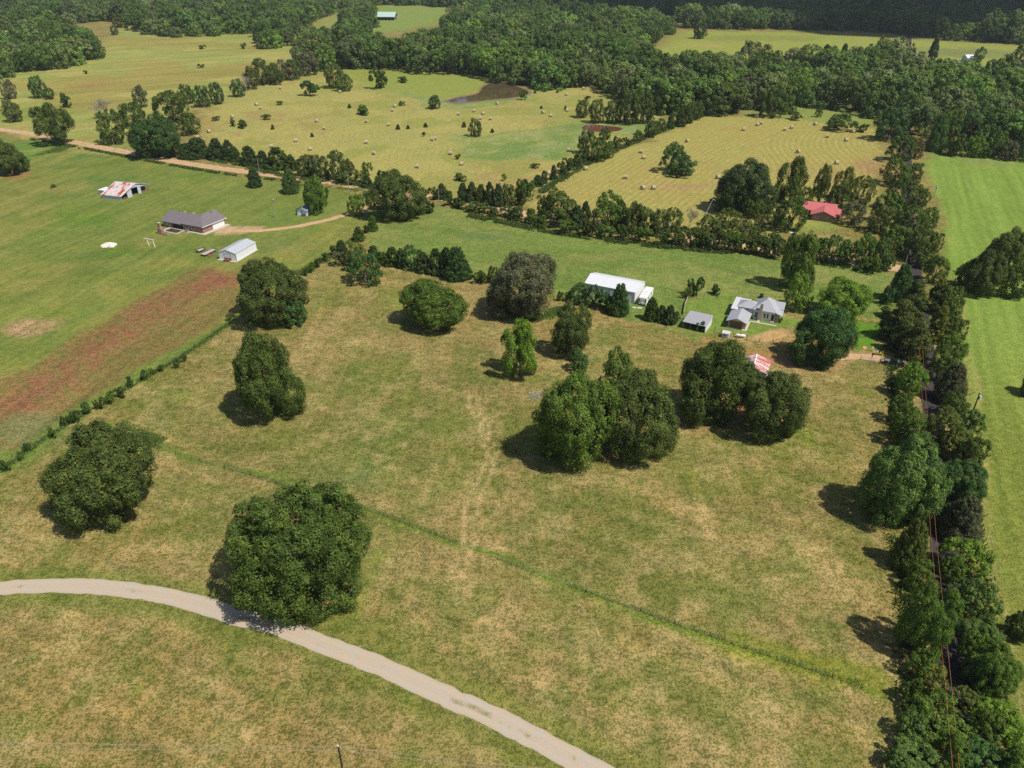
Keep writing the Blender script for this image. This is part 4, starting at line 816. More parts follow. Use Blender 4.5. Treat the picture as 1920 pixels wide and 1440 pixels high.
nw += wood('field_spinney', [[(486, 58), (500, 40), (530, 38), (552, 44), (540, 66), (520, 72), (490, 72)], [(560, 66), (590, 54), (610, 48), (600, 62), (572, 82)], [(640, 28), (660, 10), (690, 6), (696, 22), (696, 46), (686, 54), (650, 54), (640, 44)]], 8, 'scattered spinneys in the far pasture', (11, 16), (4.6, 7), 16)
nw += wood('skyline_wood', [[(700, -30), (1100, -30), (1100, -4), (960, -2), (850, 2), (760, -2), (700, -2)], [(640, -30), (700, -30), (690, 6), (640, 10)]], 10, 'far tree line along the top centre', (12, 17), (5, 8), 17)
print('wood trees', nw, 'trees', TCOUNT[0])
tree(224, 26, 52, 30, 'far', 'o', label='lone rounded tree in the gap of the far left pasture'); tree(214, 46, 66, 18, 'far', 'w', label='small thin tree below the lone rounded one in the far pasture')
tree(1313, 42, 73, 28, 'far', 'k', label='single tree standing forward of the far dark wood'); tree(578, 26, 50, 22, 'far', 'g', label='small round tree in the far pasture gap')
tree(1752, 62, 122, 30, 'pine', 'v', label='tall umbrella-shaped pine rising above the upper right wood'); tree(1704, 72, 120, 26, 'far', 'r', label='tall brownish tree rising above the upper right wood')
tree(1548, 84, 122, 24, 'bcedar', 'k', label='pointed dark evergreen above the right wood'); tree(1582, 82, 120, 20, 'bcedar', 'd', label='slim evergreen right of the pointed dark one')
tree(1838, 85, 120, 26, 'far', 'm', label='tree just right of the far white roof'); tree(1655, 68, 100, 34, 'far', 'o', label='high olive crown at the top of the right wood')

# ------------------------------------------------------------------ buildings
def C3(h): return (lin(int(h[0:2], 16)) / 1.3, lin(int(h[2:4], 16)) / 1.3, lin(int(h[4:6], 16)) / 1.3)
M_WHITE = plain('white_paint', (.74, .75, .76), .05, .8, .6); M_GLASS = plain('window_glass', (.025, .03, .035), .1, 1, .12, spec=.5)
M_TRIM = plain('white_trim', (.78, .78, .76), .04); M_CONC = plain('concrete', (.50, .46, .38), .12, .8, .9, bump=.3)
M_BRICK = None
def brickmat(name, a, b, m):
    t = NT(name); tc = t.n('ShaderNodeTexCoord').outputs['Object']; br = t.n('ShaderNodeTexBrick')
    mp = t.n('ShaderNodeMapping'); mp.inputs['Rotation'].default_value = (math.radians(90), 0, 0); t.l(tc, mp.inputs[0])
    cx = t.n('ShaderNodeSeparateXYZ'); t.l(tc, cx.inputs[0]); cb = t.n('ShaderNodeCombineXYZ')
    t.l(t.math('ADD', cx.outputs[0], cx.outputs[1]), cb.inputs[0]); t.l(cx.outputs[2], cb.inputs[1]); t.l(cb.outputs[0], br.inputs['Vector'])
    br.inputs['Color1'].default_value = (*a, 1); br.inputs['Color2'].default_value = (*b, 1); br.inputs['Mortar'].default_value = (*m, 1)
    br.inputs['Scale'].default_value = 2.6; br.inputs['Mortar Size'].default_value = .03
    n = t.noise(tc, 1.2, 4); t.base(t.mix(t.ramp(n, .35, .65, 0, .45), br.outputs['Color'], t.mix(1.0, br.outputs['Color'], (.7, .72, .75), 'MULTIPLY')))
    t.bump(br.outputs['Fac'], .2, .02); return t.m
M_BRICK = brickmat('red_brick', (.33, .13, .085), (.24, .10, .07), (.42, .34, .28)); M_BRICK2 = brickmat('tan_brick', (.46, .33, .23), (.38, .26, .18), (.5, .42, .34))
def thing(name, label, cat, loc, rz=0, group=None): return tag(empty(name, (loc[0], loc[1], loc[2] if len(loc) > 2 else 0), math.radians(rz)), label, cat, group)
def bx(name, par, mat, *b, lab=None, **kw):
    m = MB()
    for q in b: m.box(*q)
    o = m.build(name, mat, par, **kw)
    if lab: o['label'] = lab
    return o
def window(par, x0, x1, z0, z1, y, side='y', out=-1, fr=None):
    """frame (part) and pane (sub-part) standing proud of the wall plane"""
    fr = fr or M_TRIM; t = .10; d = .05 * out; m = MB(); p = MB()
    def b(mb, a0, a1, c0, c1, e0, e1):
        lo, hi = min(y + d * e0, y + d * e1), max(y + d * e0, y + d * e1)
        mb.box(a0, a1, lo, hi, c0, c1) if side == 'y' else mb.box(lo, hi, a0, a1, c0, c1)
    b(m, x0 - t, x1 + t, z1, z1 + t, 0, 1.4); b(m, x0 - t, x1 + t, z0 - t, z0, 0, 1.8); b(m, x0 - t, x0, z0, z1, 0, 1.3); b(m, x1, x1 + t, z0, z1, 0, 1.3); b(m, x0, x1, (z0 + z1) / 2 - .03, (z0 + z1) / 2 + .03, 0, 1.2)
    b(p, x0, x1, z0, z1, .1, .7); f = m.build('window', fr, par); p.build('pane', M_GLASS, f)
def half_hip(mb, x0, x1, y0, y1, z, h, ov=.5, t=.16):
    """hip at y0, gable at y1, ridge along y"""
    x0 -= ov; x1 += ov; y0 -= ov; y1 += ov; m = (x0 + x1) / 2; w_ = (x1 - x0) / 2
    vs = [(x0, y0, z - t), (x1, y0, z - t), (x1, y1, z - t), (x0, y1, z - t), (x0, y0, z), (x1, y0, z), (x1, y1, z), (x0, y1, z), (m, y0 + w_, z + h), (m, y1, z + h)]
    mb.add(vs, [(0, 3, 2, 1), (0, 1, 5, 4), (1, 2, 6, 5), (3, 0, 4, 7), (4, 5, 8), (5, 6, 9, 8), (7, 4, 8, 9), (2, 3, 7, 9, 6)])
# brick ranch house
M_SHING = plain('grey_shingle', C3('837b7e'), .14, 1.2, .9, bump=.3)
T = thing('brick_house', 'long brick ranch house with a brown-grey hip roof and white garage door', 'house', (-148.9, 309.1), -24.8)
w_ = MB(); w_.box(0, 5, 0, 10.6, 0, 2.6).box(11.2, 12.2, 0, 10.6, 0, 2.6).box(12.2, 22.3, 0, 13, 0, 2.61).box(5, 11.2, 2.2, 10.6, 0, 2.6); w_.build('wall', M_BRICK, T)
r_ = MB(); r_.gable_roof(0, 17, 0, 10.6, 2.62, 2.9, 'x', .6, .16); rf = r_.build('roof', M_SHING, T)
g_ = MB(); g_.prism([(.02, 2.6), (10.58, 2.6), (5.3, 5.45)], .02, .3, 'x'); g_.build('gable_wall', M_BRICK, T)
r_ = MB(); half_hip(r_, 11.3, 22.3, 0.03, 13, 2.85, 2.86, .62); r_.build('roof', M_SHING, T)
bx('garage_door', T, M_TRIM, (22.3, 22.38, 5.6, 12.3, .05, 2.3)); bx('fascia', T, M_TRIM, (22.9, 22.98, -.6, 13.6, 2.62, 2.86))
for i, (a, b, c) in enumerate([(2, 5.35, 5.2), (4.4, 5.9, 5.32), (7.6, 6.1, 5.3), (9.5, 6.2, 5.28), (13, 5.6, 5.6), (17.9, 10.5, 5.5)]):
    v_ = MB(); v_.tube([(a, b, c - .2), (a, b, c + .45)], [.16, .16], 8); v_.build('roof_vent', M_TRIM if i % 2 == 0 else plain('dark_metal', (.06, .06, .06)), rf)
for x in (1.4, 2.9): window(T, x, x + .8, .9, 2.1, 0)
for x in (6.4, 9.0): window(T, x, x + 1.5, .9, 2.1, 2.2)
window(T, 13.2, 14.2, .9, 2.1, 0); window(T, 16.2, 17.2, .9, 2.1, 0); window(T, 1.0, 1.8, .9, 2.1, 0)
m = MB(); m.box(7.8, 8.7, 2.13, 2.2, 0, 2.1); m.build('door', plain('dark_door', (.05, .04, .04)), T)
bx('patio', T, M_CONC, (3.5, 12.5, -5.2, -4.6, 0, .1), (11.9, 12.5, -4.6, -.05, 0, .1), (3.5, 5, -4.6, -.05, 0, .1), (5, 11.9, -.9, -.05, 0, .1), (22.35, 24.4, -1.2, 13.5, 0, .09), (14, 22.35, -1.2, -.05, 0, .09))
T2 = thing('air_conditioner', 'grey air conditioner unit on a slab against the brick house', 'air conditioner', (T.location.x, T.location.y), -24.8)
bx('casing', T2, plain('grey_metal', (.28, .28, .3)), (14.5, 15.5, -1.9, -1.2, .16, 1.15)); m = MB(); m.tube([(15, -1.55, 1.15), (15, -1.55, 1.22)], [.33, .33], 14); m.build('fan_guard', plain('dark_metal', (.06, .06, .06)), T2); bx('slab', T2, M_CONC, (14.2, 15.9, -2.2, -1.21, 0, .15))
T2 = thing('outdoor_fireplace', 'tall brick outdoor fireplace with low curved wall beside the patio', 'fireplace', P(302.5, 438), -24.8)
m = MB(); m.box(-1.1, 1.1, -.7, .7, 0, 2.0); m.add([(-1.1, -.7, 2), (1.1, -.7, 2), (1.1, .7, 2), (-1.1, .7, 2), (-.55, -.5, 3), (.55, -.5, 3), (.55, .5, 3), (-.55, .5, 3)], [(0, 1, 5, 4), (1, 2, 6, 5), (2, 3, 7, 6), (3, 0, 4, 7), (4, 5, 6, 7), (0, 3, 2, 1)]); m.box(-.5, .5, -.45, .45, 3, 4.6); m.build('chimney', M_BRICK, T2)
bx('hearth', T2, M_BRICK, (-1.4, 4.2, -1.0, -.72, 0, .5), (1.15, 1.5, -.7, 1.6, 0, .5)); bx('cap', T2, M_CONC, (-.6, .6, -.55, .55, 4.6, 4.72))
T2 = thing('garden_bed', 'dark bare bed of shrub stems inside the patio', 'garden bed', (T.location.x, T.location.y), -24.8)
bx('soil', T2, plain('dark_soil', (.07, .055, .04), .3, 2, bump=.5), (5.1, 11.8, -4.5, -1.0, 0, .06))
m = MB(); rr = random.Random(4)
for i in range(60):
    x, y = rr.uniform(5.6, 11.2), rr.uniform(-4.1, -1.6); m.tube([(x, y, 0), (x + rr.gauss(0, .2), y + rr.gauss(0, .2), rr.uniform(.4, 1.1))], [.05, .015], 4)
m.build('stems', plain('stems', (.10, .075, .06)), T2)
# small metal building
M_RSTEEL = ribbed('grey_roof_sheet', (.44, .46, .49), 1, 1.0, .05); M_WSTEEL = ribbed('white_wall_sheet', (.78, .78, .80), 1, .9, .04); M_WSTEELX = ribbed('white_wall_sheet_across', (.72, .74, .76), 0, .9, .04)
T = thing('metal_shed', 'white metal workshop with grey roof and half open roller door', 'shed', (-112.1, 270.6), -17.5)
m = MB(); m.gable_wall(0, 7.65, 0.12, 13.2, 0, 2.95, 1.15, 'y'); m.build('wall', M_WSTEEL, T)
m = MB(); m.gable_wall(0.01, 7.64, 0, .1, 0, 2.94, 1.14, 'y'); m.build('front_wall', M_WSTEELX, T)
m = MB(); m.gable_roof(0, 7.65, 0, 13.2, 2.97, 1.15, 'y', .15, .08); m.build('roof', M_RSTEEL, T)
bx('corner_trim', T, plain('dark_trim', (.14, .15, .17)), (-.05, .05, -.05, .0, 0, 2.9), (7.6, 7.72, -.06, .06, 0, 2.9), (2.3, 2.42, -.04, 0, 0, 2.7), (5.3, 5.42, -.04, 0, 0, 2.7), (2.3, 5.42, -.045, -.002, 2.6, 2.72))
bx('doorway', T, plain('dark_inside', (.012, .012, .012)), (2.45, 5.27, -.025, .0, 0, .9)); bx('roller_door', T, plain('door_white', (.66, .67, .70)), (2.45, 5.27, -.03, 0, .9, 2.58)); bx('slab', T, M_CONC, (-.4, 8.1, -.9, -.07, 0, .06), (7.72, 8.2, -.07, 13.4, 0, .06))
# white barn
T = thing('white_barn', 'large white metal barn behind a screen of cedars', 'barn', (25.0, 237.9), -26.7)
M_WROOF = ribbed('pale_roof_sheet', (.66, .67, .70), 0, 1.2, .03)
m = MB(); m.gable_wall(0, 18, 0, 10.4, 0, 4.0, 1.6, 'x'); m.build('wall', ribbed('barn_wall_sheet', (.66, .70, .76), 0, 1.0, .04), T)
m = MB(); m.gable_wall(18.02, 18.1, 0, 10.4, 0, 3.99, 1.59, 'x'); m.build('end_wall', ribbed('barn_end_sheet', (.80, .80, .80), 1, 1.0, .03), T)
m = MB(); m.gable_roof(0, 18.1, 0, 10.4, 4.02, 1.6, 'x', .12, .1); m.build('roof', M_WROOF, T)
bx('sliding_door', T, plain('door_grey', (.60, .64, .70)), (9.2, 12.6, -.12, -.02, .1, 3.5)); bx('door_track', T, plain('dark_trim', (.14, .15, .17)), (9, 16.4, -.16, -.02, 3.52, 3.66), (9.1, 9.2, -.14, -.02, 0, 3.5)); bx('downpipe', T, M_TRIM, (17.9, 18.02, -.14, -.02, 0, 4))
# weathered barn
M_RUST = ribbed('rusty_roof_sheet', (.60, .50, .48), 1, .9, .1, (.36, .085, .05), .10, .7, (.12, .5, .12)); M_OLDW = ribbed('old_wall_sheet', (.52, .56, .62), 0, .8, .12)
T = thing('old_barn', 'weathered tin barn with red and silver striped roof and open bays', 'barn', (-183.4, 345.7), 72.2)
L0 = 11.3
m = MB(); e = .12
m.prism([(-.3, 1.8), (-.3, 1.92), (10.5, 5.3), (18.8, 2.75), (18.8, 2.63), (10.5, 5.18)], -.4, L0 + .4, 'y'); m.build('roof', M_RUST, T)
m = MB(); m.box(0, .15, 0, L0, 0, 1.75); m.box(18.3, 18.45, 2, L0, 0, 2.6); m.prism([(0.15, 0), (18.3, 0), (18.3, 2.72), (10.5, 5.12), (.15, 1.9)], L0 - .15, L0, 'y'); m.build('wall', ribbed('old_side_sheet', (.50, .54, .60), 1, .8, .15), T)
m = MB(); m.prism([(4.2, 0), (7.2, 0), (7.2, 4.1), (4.2, 3.1)], 0, .12, 'y'); m.prism([(11.2, 0), (13.2, 0), (13.2, 4.3), (11.2, 4.9)], 0, .12, 'y'); m.prism([(7.2, 3.6), (11.2, 3.6), (11.2, 4.9), (10.5, 5.1), (7.2, 4.1)], 0, .12, 'y'); m.prism([(13.2, 3.1), (18.3, 2.3), (18.3, 2.7), (13.2, 4.3)], 0, .12, 'y'); m.prism([(.15, 1.5), (4.2, 2.6), (4.2, 3.1), (.15, 1.9)], 0, .12, 'y'); m.build('front_wall', M_OLDW, T)
bx('rail', T, plain('red_boards', (.30, .12, .09)), (13.3, 18.2, .02, .1, .3, .8)); bx('post', T, M_BARK, (.05, .25, 0.02, .2, 0, 1.6)); bx('post', T, M_BARK, (18.2, 18.4, 0.02, .2, 0, 2.4))
bx('dark_loft', T, plain('bay_shade', (.03, .025, .02)), (4.3, 4.4, .3, L0 - .3, 0, 2.9), (13, 13.1, .3, L0 - .3, 0, 3.9))  # near-black panels put in for the shade inside the open bays
T2 = thing('lean_shed', 'small white topped lean-to behind the weathered barn', 'shed', P(197, 364), 72)
bx('wall', T2, M_OLDW, (0, 5, 0, 3.5, 0, 1.7)); bx('roof', T2, M_WHITE, (-.2, 5.2, -.2, 3.7, 1.7, 1.82))
T2 = thing('scrap_heap', 'rusty scrap and boards inside the low bay of the weathered barn', 'scrap heap', (-183.4, 345.7), 72.2); m = MB(); rr = random.Random(9)
for i in range(16): m.obox(Vector((rr.uniform(.8, 3.6), rr.uniform(.3, 2.2), rr.uniform(.15, .8))), (rr.uniform(.3, 1.6), .15, .3), Matrix.Rotation(rr.uniform(0, 3), 3, 'Z'))
m.build('boards', plain('rusty_scrap', (.30, .16, .11), .3), T2)
# red-roofed house
M_RED = ribbed('red_roof_sheet', (.52, .15, .15), 1, .8, .04, rough=.35); M_REDX = ribbed('red_roof_sheet_cross', (.52, .15, .15), 0, .8, .04, rough=.35)
T = thing('red_roofed_house', 'brick house with a bright red metal roof among trees', 'house', (130.6, 317.3), -23.2)
m = MB(); m.gable_wall(0, 9.1, 0, 15, 0, 2.7, 1.75, 'y'); m.build('wall', M_BRICK, T); m = MB(); m.box(-4, 0, 6, 15.9, 0, 2.6); m.box(9.1, 10.6, 5, 14, 0, 2.3); m.build('side_wall', M_BRICK, T)
m = MB(); m.gable_roof(0, 9.1, 0, 15.5, 2.72, 1.75, 'y', .7, .13); m.build('roof', M_REDX if False else M_RED, T)
m = MB(); m.gable_roof(-4, 9.1, 5.6, 16.2, 2.9, 2.0, 'x', .5, .13); m.build('roof', M_REDX, T)
m = MB(); m.prism([(9.6, 2.35), (9.6, 2.47), (12.6, 1.9), (12.6, 1.8)], 5, 14, 'y'); m.build('porch_roof', M_RED, T)
window(T, 1.6, 2.6, 1.0, 1.9, 0); window(T, 6.2, 7.2, 1.0, 1.9, 0); m = MB(); m.tube([(3.2, 12, 4.4), (3.2, 12, 5.7)], [.12, .12], 8); m.build('roof_vent', M_TRIM, T)
# white farmhouse
M_GR = ribbed('farmhouse_roof_sheet', (.40, .40, .43), 0, .7, .05); M_GRY = ribbed('farmhouse_roof_sheet_cross', (.38, .38, .41), 1, .7, .05); M_SIDE = plain('white_siding', (.74, .77, .82), .05, 1)
T = thing('farmhouse', 'old white farmhouse with pyramid grey metal roof and stone chimney', 'house', (80.0, 217.2), -25)
m = MB(); m.box(-2.6, 4.0, 0, 8.2, 0, 3.25); m.box(-7.6, -2.6, 1.1, 6.4, 0, 2.9); m.box(-9.3, -7.6, -1, 7.8, 0, 2.7); m.box(-7.6, -4.8, 6.4, 7.8, 0, 2.7); m.box(4.0, 5.9, 4.1, 8.1, 0, 3.05); m.build('wall', M_SIDE, T)
m = MB(); m.hip(-2.6, 4.2, 0, 8.2, 3.4, 2.9, .35, .14); m.build('roof', M_GR, T)
m = MB(); m.hip(-7.7, -1.2, 1.0, 6.3, 3.0, 1.6, .3, .12); m.build('wing_roof', M_GRY, T)
m = MB(); m.gable_roof(2.5, 6.0, 3.9, 8.2, 3.2, 1.5, 'x', .25, .1); m.build('side_gable_roof', M_GR, T)
m = MB(); m.gable_wall(5.92, 5.98, 4.1, 8.1, 3.0, 3.15, 1.4, 'x'); m.build('gable_wall', M_SIDE, T)
m = MB(); m.prism([(-1.4, 2.75), (-1.4, 2.87), (8.2, 3.1), (8.2, 2.98)], -9.6, -7.8, 'x'); m.prism([(6.5, 3.0), (6.5, 3.12), (8.2, 2.95), (8.2, 2.83)], -7.8, -4.6, 'x'); m.build('lean_roof', plain('pale_roof', (.56, .55, .56), .06, .6, .5), T)
m = MB(); m.prism([(4.15, 3.2), (6.3, 2.6), (6.3, 2.7), (4.15, 3.3)], -.3, 3.8, 'y'); m.build('porch_roof', M_GR, T)
bx('porch_wall', T, M_BRICK2, (4.05, 5.5, .3, 1.0, 0, 2.6), (5.6, 5.75, 1.0, 3.6, 0, .8)); bx('door', T, plain('dark_door', (.05, .04, .04)), (3.05, 3.9, -.06, 0, .35, 2.55)); bx('door_frame', T, M_TRIM, (2.93, 3.04, -.09, 0, .3, 2.6), (3.91, 4.02, -.09, 0, .3, 2.6), (2.93, 4.02, -.09, 0, 2.6, 2.72))
bx('base_board', T, plain('grey_base', (.35, .36, .40)), (-2.62, 4.02, -.04, 0, 0, .28))
window(T, .7, 1.25, 1.0, 2.5, 0); window(T, 1.65, 2.2, 1.0, 2.5, 0); window(T, -1.95, -1.3, 1.0, 2.5, 0); window(T, -5.2, -4.6, 1.1, 2.3, 1.1)
m = MB(); m.add([(-1.05, -.85, 0), (.3, -.85, 0), (.3, -.02, 0), (-1.05, -.02, 0), (-.72, -.75, 5.2), (.06, -.75, 5.2), (.06, -.02, 5.2), (-.72, -.02, 5.2)], [(0, 1, 5, 4), (1, 2, 6, 5), (2, 3, 7, 6), (3, 0, 4, 7), (4, 5, 6, 7)])
m.box(-.8, .14, -.82, .05, 5.2, 5.5); ch = m.build('chimney', brickmat('field_stone', (.42, .33, .23), (.36, .28, .19), (.5, .44, .36)), T); bx('flue', ch, plain('soot', (.03, .03, .03)), (-.6, -.06, -.62, -.15, 5.5, 5.62))
m = MB(); m.box(-2.9, 5.2, -2.9, -2.2, 0, .14); m.box(-.9, 0, -2.2, -.9, 0, .14); m.build('walkway', M_CONC, T); bx('steps', T, M_BRICK2, (3.0, 4.2, -.7, -.1, 0, .3), (3.0, 4.2, -1.1, -.71, 0, .16))
bx('heat_pump', T, plain('grey_metal', (.28, .28, .3)), (-2.3, -1.4, -.75, -.08, .1, .85))
T = thing('garage', 'brick garage with grey gable roof in front of the white farmhouse', 'garage', (80.0, 217.2), -25)
m = MB(); m.gable_wall(-8.7, -3.3, -9.2, -2.7, 0, 2.55, 1.1, 'y'); m.build('wall', M_BRICK2, T); m = MB(); m.gable_roof(-8.7, -3.3, -9.9, -2.5, 2.6, 1.15, 'y', .55, .12); m.build('roof', M_GRY, T)
bx('garage_door', T, plain('brown_door', (.20, .11, .085), .2), (-8.2, -6.3, -9.28, -9.2, .05, 2.1), (-6.2, -4.3, -9.28, -9.2, .05, 2.1)); bx('slab', T, M_CONC, (-9.1, -2.7, -10.1, -9.3, 0, .07), (-3.28, -2.7, -9.3, -2.7, 0, .07)); m = MB(); m.prism([(-8.6, 2.62), (-3.4, 2.62), (-6, 3.6)], -9.26, -9.2, 'y'); m.build('gable_board', M_SIDE, T)
# open shed
o_ = P(1279.5, 603, 2.3)
T = thing('open_shed', 'open fronted shed with a plain grey lean-to roof and posts', 'shed', (o_.x, o_.y), -30)
m = MB(); m.prism([(0, 2.3), (0, 2.4), (7.6, 3.1), (7.6, 3.0)], 0, 7.6, 'x'); m.build('roof', ribbed('shed_roof_sheet', (.34, .34, .36), 0, .9, .05), T)
for x in (.3, 2.6, 5.0, 7.3): bx('post', T, M_DEAD, (x - .08, x + .08, .3, .46, 0, 2.3))
bx('wall', T, M_OLDW, (.2, 7.4, 7.1, 7.2, 0, 2.9)); bx('side_wall', T, plain('white_board', (.7, .7, .7)), (7.3, 7.38, .5, 7.1, 0, 2.28))
T2 = thing('log_rack', 'dark clutter stored under the open grey shed', 'clutter', (o_.x, o_.y), -30); bx('boxes', T2, plain('dark_clutter', (.09, .075, .06), .3), (1, 2.6, 3, 5, 0, .9), (3.2, 4.6, 4, 6, 0, 1.1), (5.2, 6.6, 3.4, 5.4, 0, .7))
# red and white tin shed
o_ = P(1419.4, 664.4, 3.6)
T = thing('tin_shed', 'small tin shed with patchy red and white roof between two trees', 'shed', (o_.x, o_.y), -22)
M_RW = ribbed('patchy_roof_sheet', (.66, .56, .54), 0, .6, .1, (.46, .10, .075), .13, .6, (.25, 1.6, .25))
m = MB(); m.prism([(-3.3, 2.2), (-3.3, 2.3), (0, 3.7), (4.1, 2.3), (4.1, 2.2), (0, 3.58)], -8.4, 0, 'y'); m.build('roof', M_RW, T); bx('ridge_cap', T, M_TRIM, (-.14, .14, -8.4, 0, 3.66, 3.76))
m = MB(); m.prism([(-3, 0), (3.7, 0), (3.7, 2.25), (0, 3.5), (-3, 2.25)], -8.1, -.3, 'y'); m.build('wall', M_OLDW, T); bx('roof_patch', T, plain('tin_patch', (.62, .6, .66)), (-2.3, -.4, -6.6, -5.2, 3.45, 3.5), lab='pale replacement sheet')
# white garden shed
T = thing('garden_shed', 'little white shed with blue-grey gable roof beside the driveway tree', 'shed', P(558, 403.5), -14)
m = MB(); m.gable_wall(0, 4.6, 0, 5.5, 0, 2.3, 1.2, 'y'); m.build('wall', M_SIDE, T); m = MB(); m.gable_roof(0, 4.6, 0, 5.5, 2.32, 1.2, 'y', .45, .1); m.build('roof', plain('blue_grey_roof', (.22, .25, .32), .1), T); window(T, 1.9, 2.6, 1.2, 2.1, 0)
T2 = thing('garden_tractor', 'dark red garden tractor parked against the little white shed', 'tractor', P(565, 405.5), -12)
bx('body', T2, plain('dull_red', (.22, .07, .06)), (0, 1.7, 0, .7, .35, .8), (1.1, 1.6, .1, .6, .8, 1.05)); bx('seat', T2, plain('dark_metal', (.06, .06, .06)), (.2, .7, .12, .58, .8, .95))
def wheel(par, x, y, r, wdt=.2, name='wheel', axis='y'):
    m = MB(); d = Vector((0, wdt / 2, 0)) if axis == 'y' else Vector((wdt / 2, 0, 0)); c = Vector((x, y, r)); m.tube([c - d, c - d * .9, c + d * .9, c + d], [r * .9, r, r, r * .9], 16); w = m.build(name, plain('tyre', (.03, .03, .03)), par)
    m = MB(); m.tube([c - d * 1.06, c + d * 1.06], [r * .5, r * .5], 10); m.build('rim', plain('rim_metal', (.4, .4, .4), rough=.4), w)
for x, y, r in ((.25, 0, .38), (.25, .7, .38), (1.4, .02, .26), (1.4, .68, .26)): wheel(T2, x, y, r)
# small chicken house, tank, planks
T = thing('chicken_house', 'tiny white hutch with a flat pale roof below the garage', 'hutch', P(1353, 632.5), -24)
bx('wall', T, M_SIDE, (0, 2.1, 0, 1.7, .15, 1.5)); bx('roof', T, plain('pale_roof', (.56, .55, .56), .06, .6, .5), (-.15, 2.3, -.25, 2.0, 1.5, 1.62)); bx('opening', T, plain('grey_metal', (.28, .28, .3)), (.3, 1.3, -.03, 0, .5, 1.2)); bx('door', T, M_TRIM, (1.45, 1.95, -.04, 0, .3, 1.3))
T = thing('propane_tank', 'white horizontal propane tank near the yard fence', 'tank', P(1388, 633), -14)
m = MB(); m.tube([(-1.5, 0, .75), (-1.38, 0, .75), (-1.15, 0, .75), (1.15, 0, .75), (1.38, 0, .75), (1.5, 0, .75)], [.1, .34, .46, .46, .34, .1], 18); m.build('tank', M_TRIM, T, smooth=True); bx('leg', T, M_CONC, (-.95, -.75, -.35, .35, 0, .4)); bx('leg', T, M_CONC, (.75, .95, -.35, .35, 0, .4)); m = MB(); m.tube([(0, 0, 1.18), (0, 0, 1.36)], [.2, .18], 12); m.build('valve_dome', plain('dark_metal', (.06, .06, .06)), T)
for i, (u, v, l) in enumerate([(1190.5, 577.3, 1.6), (1198, 578.2, 1.9)]):
    T = thing('concrete_block', ['left', 'right'][i] + ' one of two white blocks lying on the grass below the trailer', 'block', P(u, v), -12, 'white blocks on the grass'); bx('block', T, M_TRIM, (-l / 2, l / 2, -.25, .25, 0, .25))
# camping trailer
a_ = P(1198.3, 555.9, 3.1); b_ = P(1210.8, 559.2, 3.1); c_ = P(1212.3, 536, 3.1)
rz = math.degrees(math.atan2(c_.y - a_.y, c_.x - a_.x)) - 90; Wt = 2.6; Lt = (c_ - a_).length * .97
T = thing('camping_trailer', 'white camping trailer parked beside the white barn', 'trailer', (a_.x, a_.y), rz)
M_RV = plain('trailer_skin', (.80, .80, .79), .02, 1, .4)
m = MB(); m.prism([(.02, .55), (Lt, .55), (Lt, 3.0), (Lt - .25, 3.1), (.3, 3.1), (0, 2.7)], 0, Wt, 'x'); m.build('body', M_RV, T)
bx('roof_hatch', T, plain('hatch_grey', (.55, .55, .58)), (.8, 1.4, 2.2, 2.8, 3.1, 3.22)); bx('roof_hatch', T, plain('hatch_grey', (.55, .55, .58)), (1.1, 1.8, 5.0, 5.7, 3.1, 3.24)); bx('air_conditioner', T, M_TRIM, (.9, 1.8, 3.6, 4.4, 3.1, 3.35))
bx('window', T, M_GLASS, (.15, .45, -.03, .02, 1.3, 2.35)); bx('window', T, M_GLASS, (2.1, 2.42, -.03, .02, 1.3, 2.35)); bx('decal', T, plain('decal_grey', (.35, .36, .38)), (.55, 2.0, -.02, .02, 1.75, 1.85), (.8, 1.9, -.02, .02, .95, 1.02), lab='grey stripes on the end wall')
bx('window', T, M_GLASS, (Wt, Wt + .03, 2.0, 3.2, 1.7, 2.3)); bx('window', T, M_GLASS, (Wt, Wt + .03, 6.0, 7.0, 1.7, 2.3)); bx('door', T, plain('hatch_grey', (.55, .55, .58)), (Wt, Wt + .03, 4.1, 4.8, .7, 2.5)); bx('bumper', T, plain('dark_metal', (.06, .06, .06)), (.1, 2.5, -.25, .0, .4, .55))
wheel(T, .12, Lt * .5, .36, .24, axis='x'); wheel(T, .12, Lt * .5 + .85, .36, .24, axis='x'); wheel(T, Wt - .12, Lt * .5, .36, .24, axis='x'); wheel(T, Wt - .12, Lt * .5 + .85, .36, .24, axis='x'); m = MB(); m.tube([(1.3, -.3, .95), (1.3, -.12, .95)], [.36, .36], 18); m.build('spare_wheel_cover', M_TRIM, T); m = MB(); m.tube([(.4, Lt, .5), (1.3, Lt + 1.3, .5), (2.2, Lt, .5)], [.07, .07, .07], 6); m.build('hitch', plain('dark_metal', (.06, .06, .06)), T)
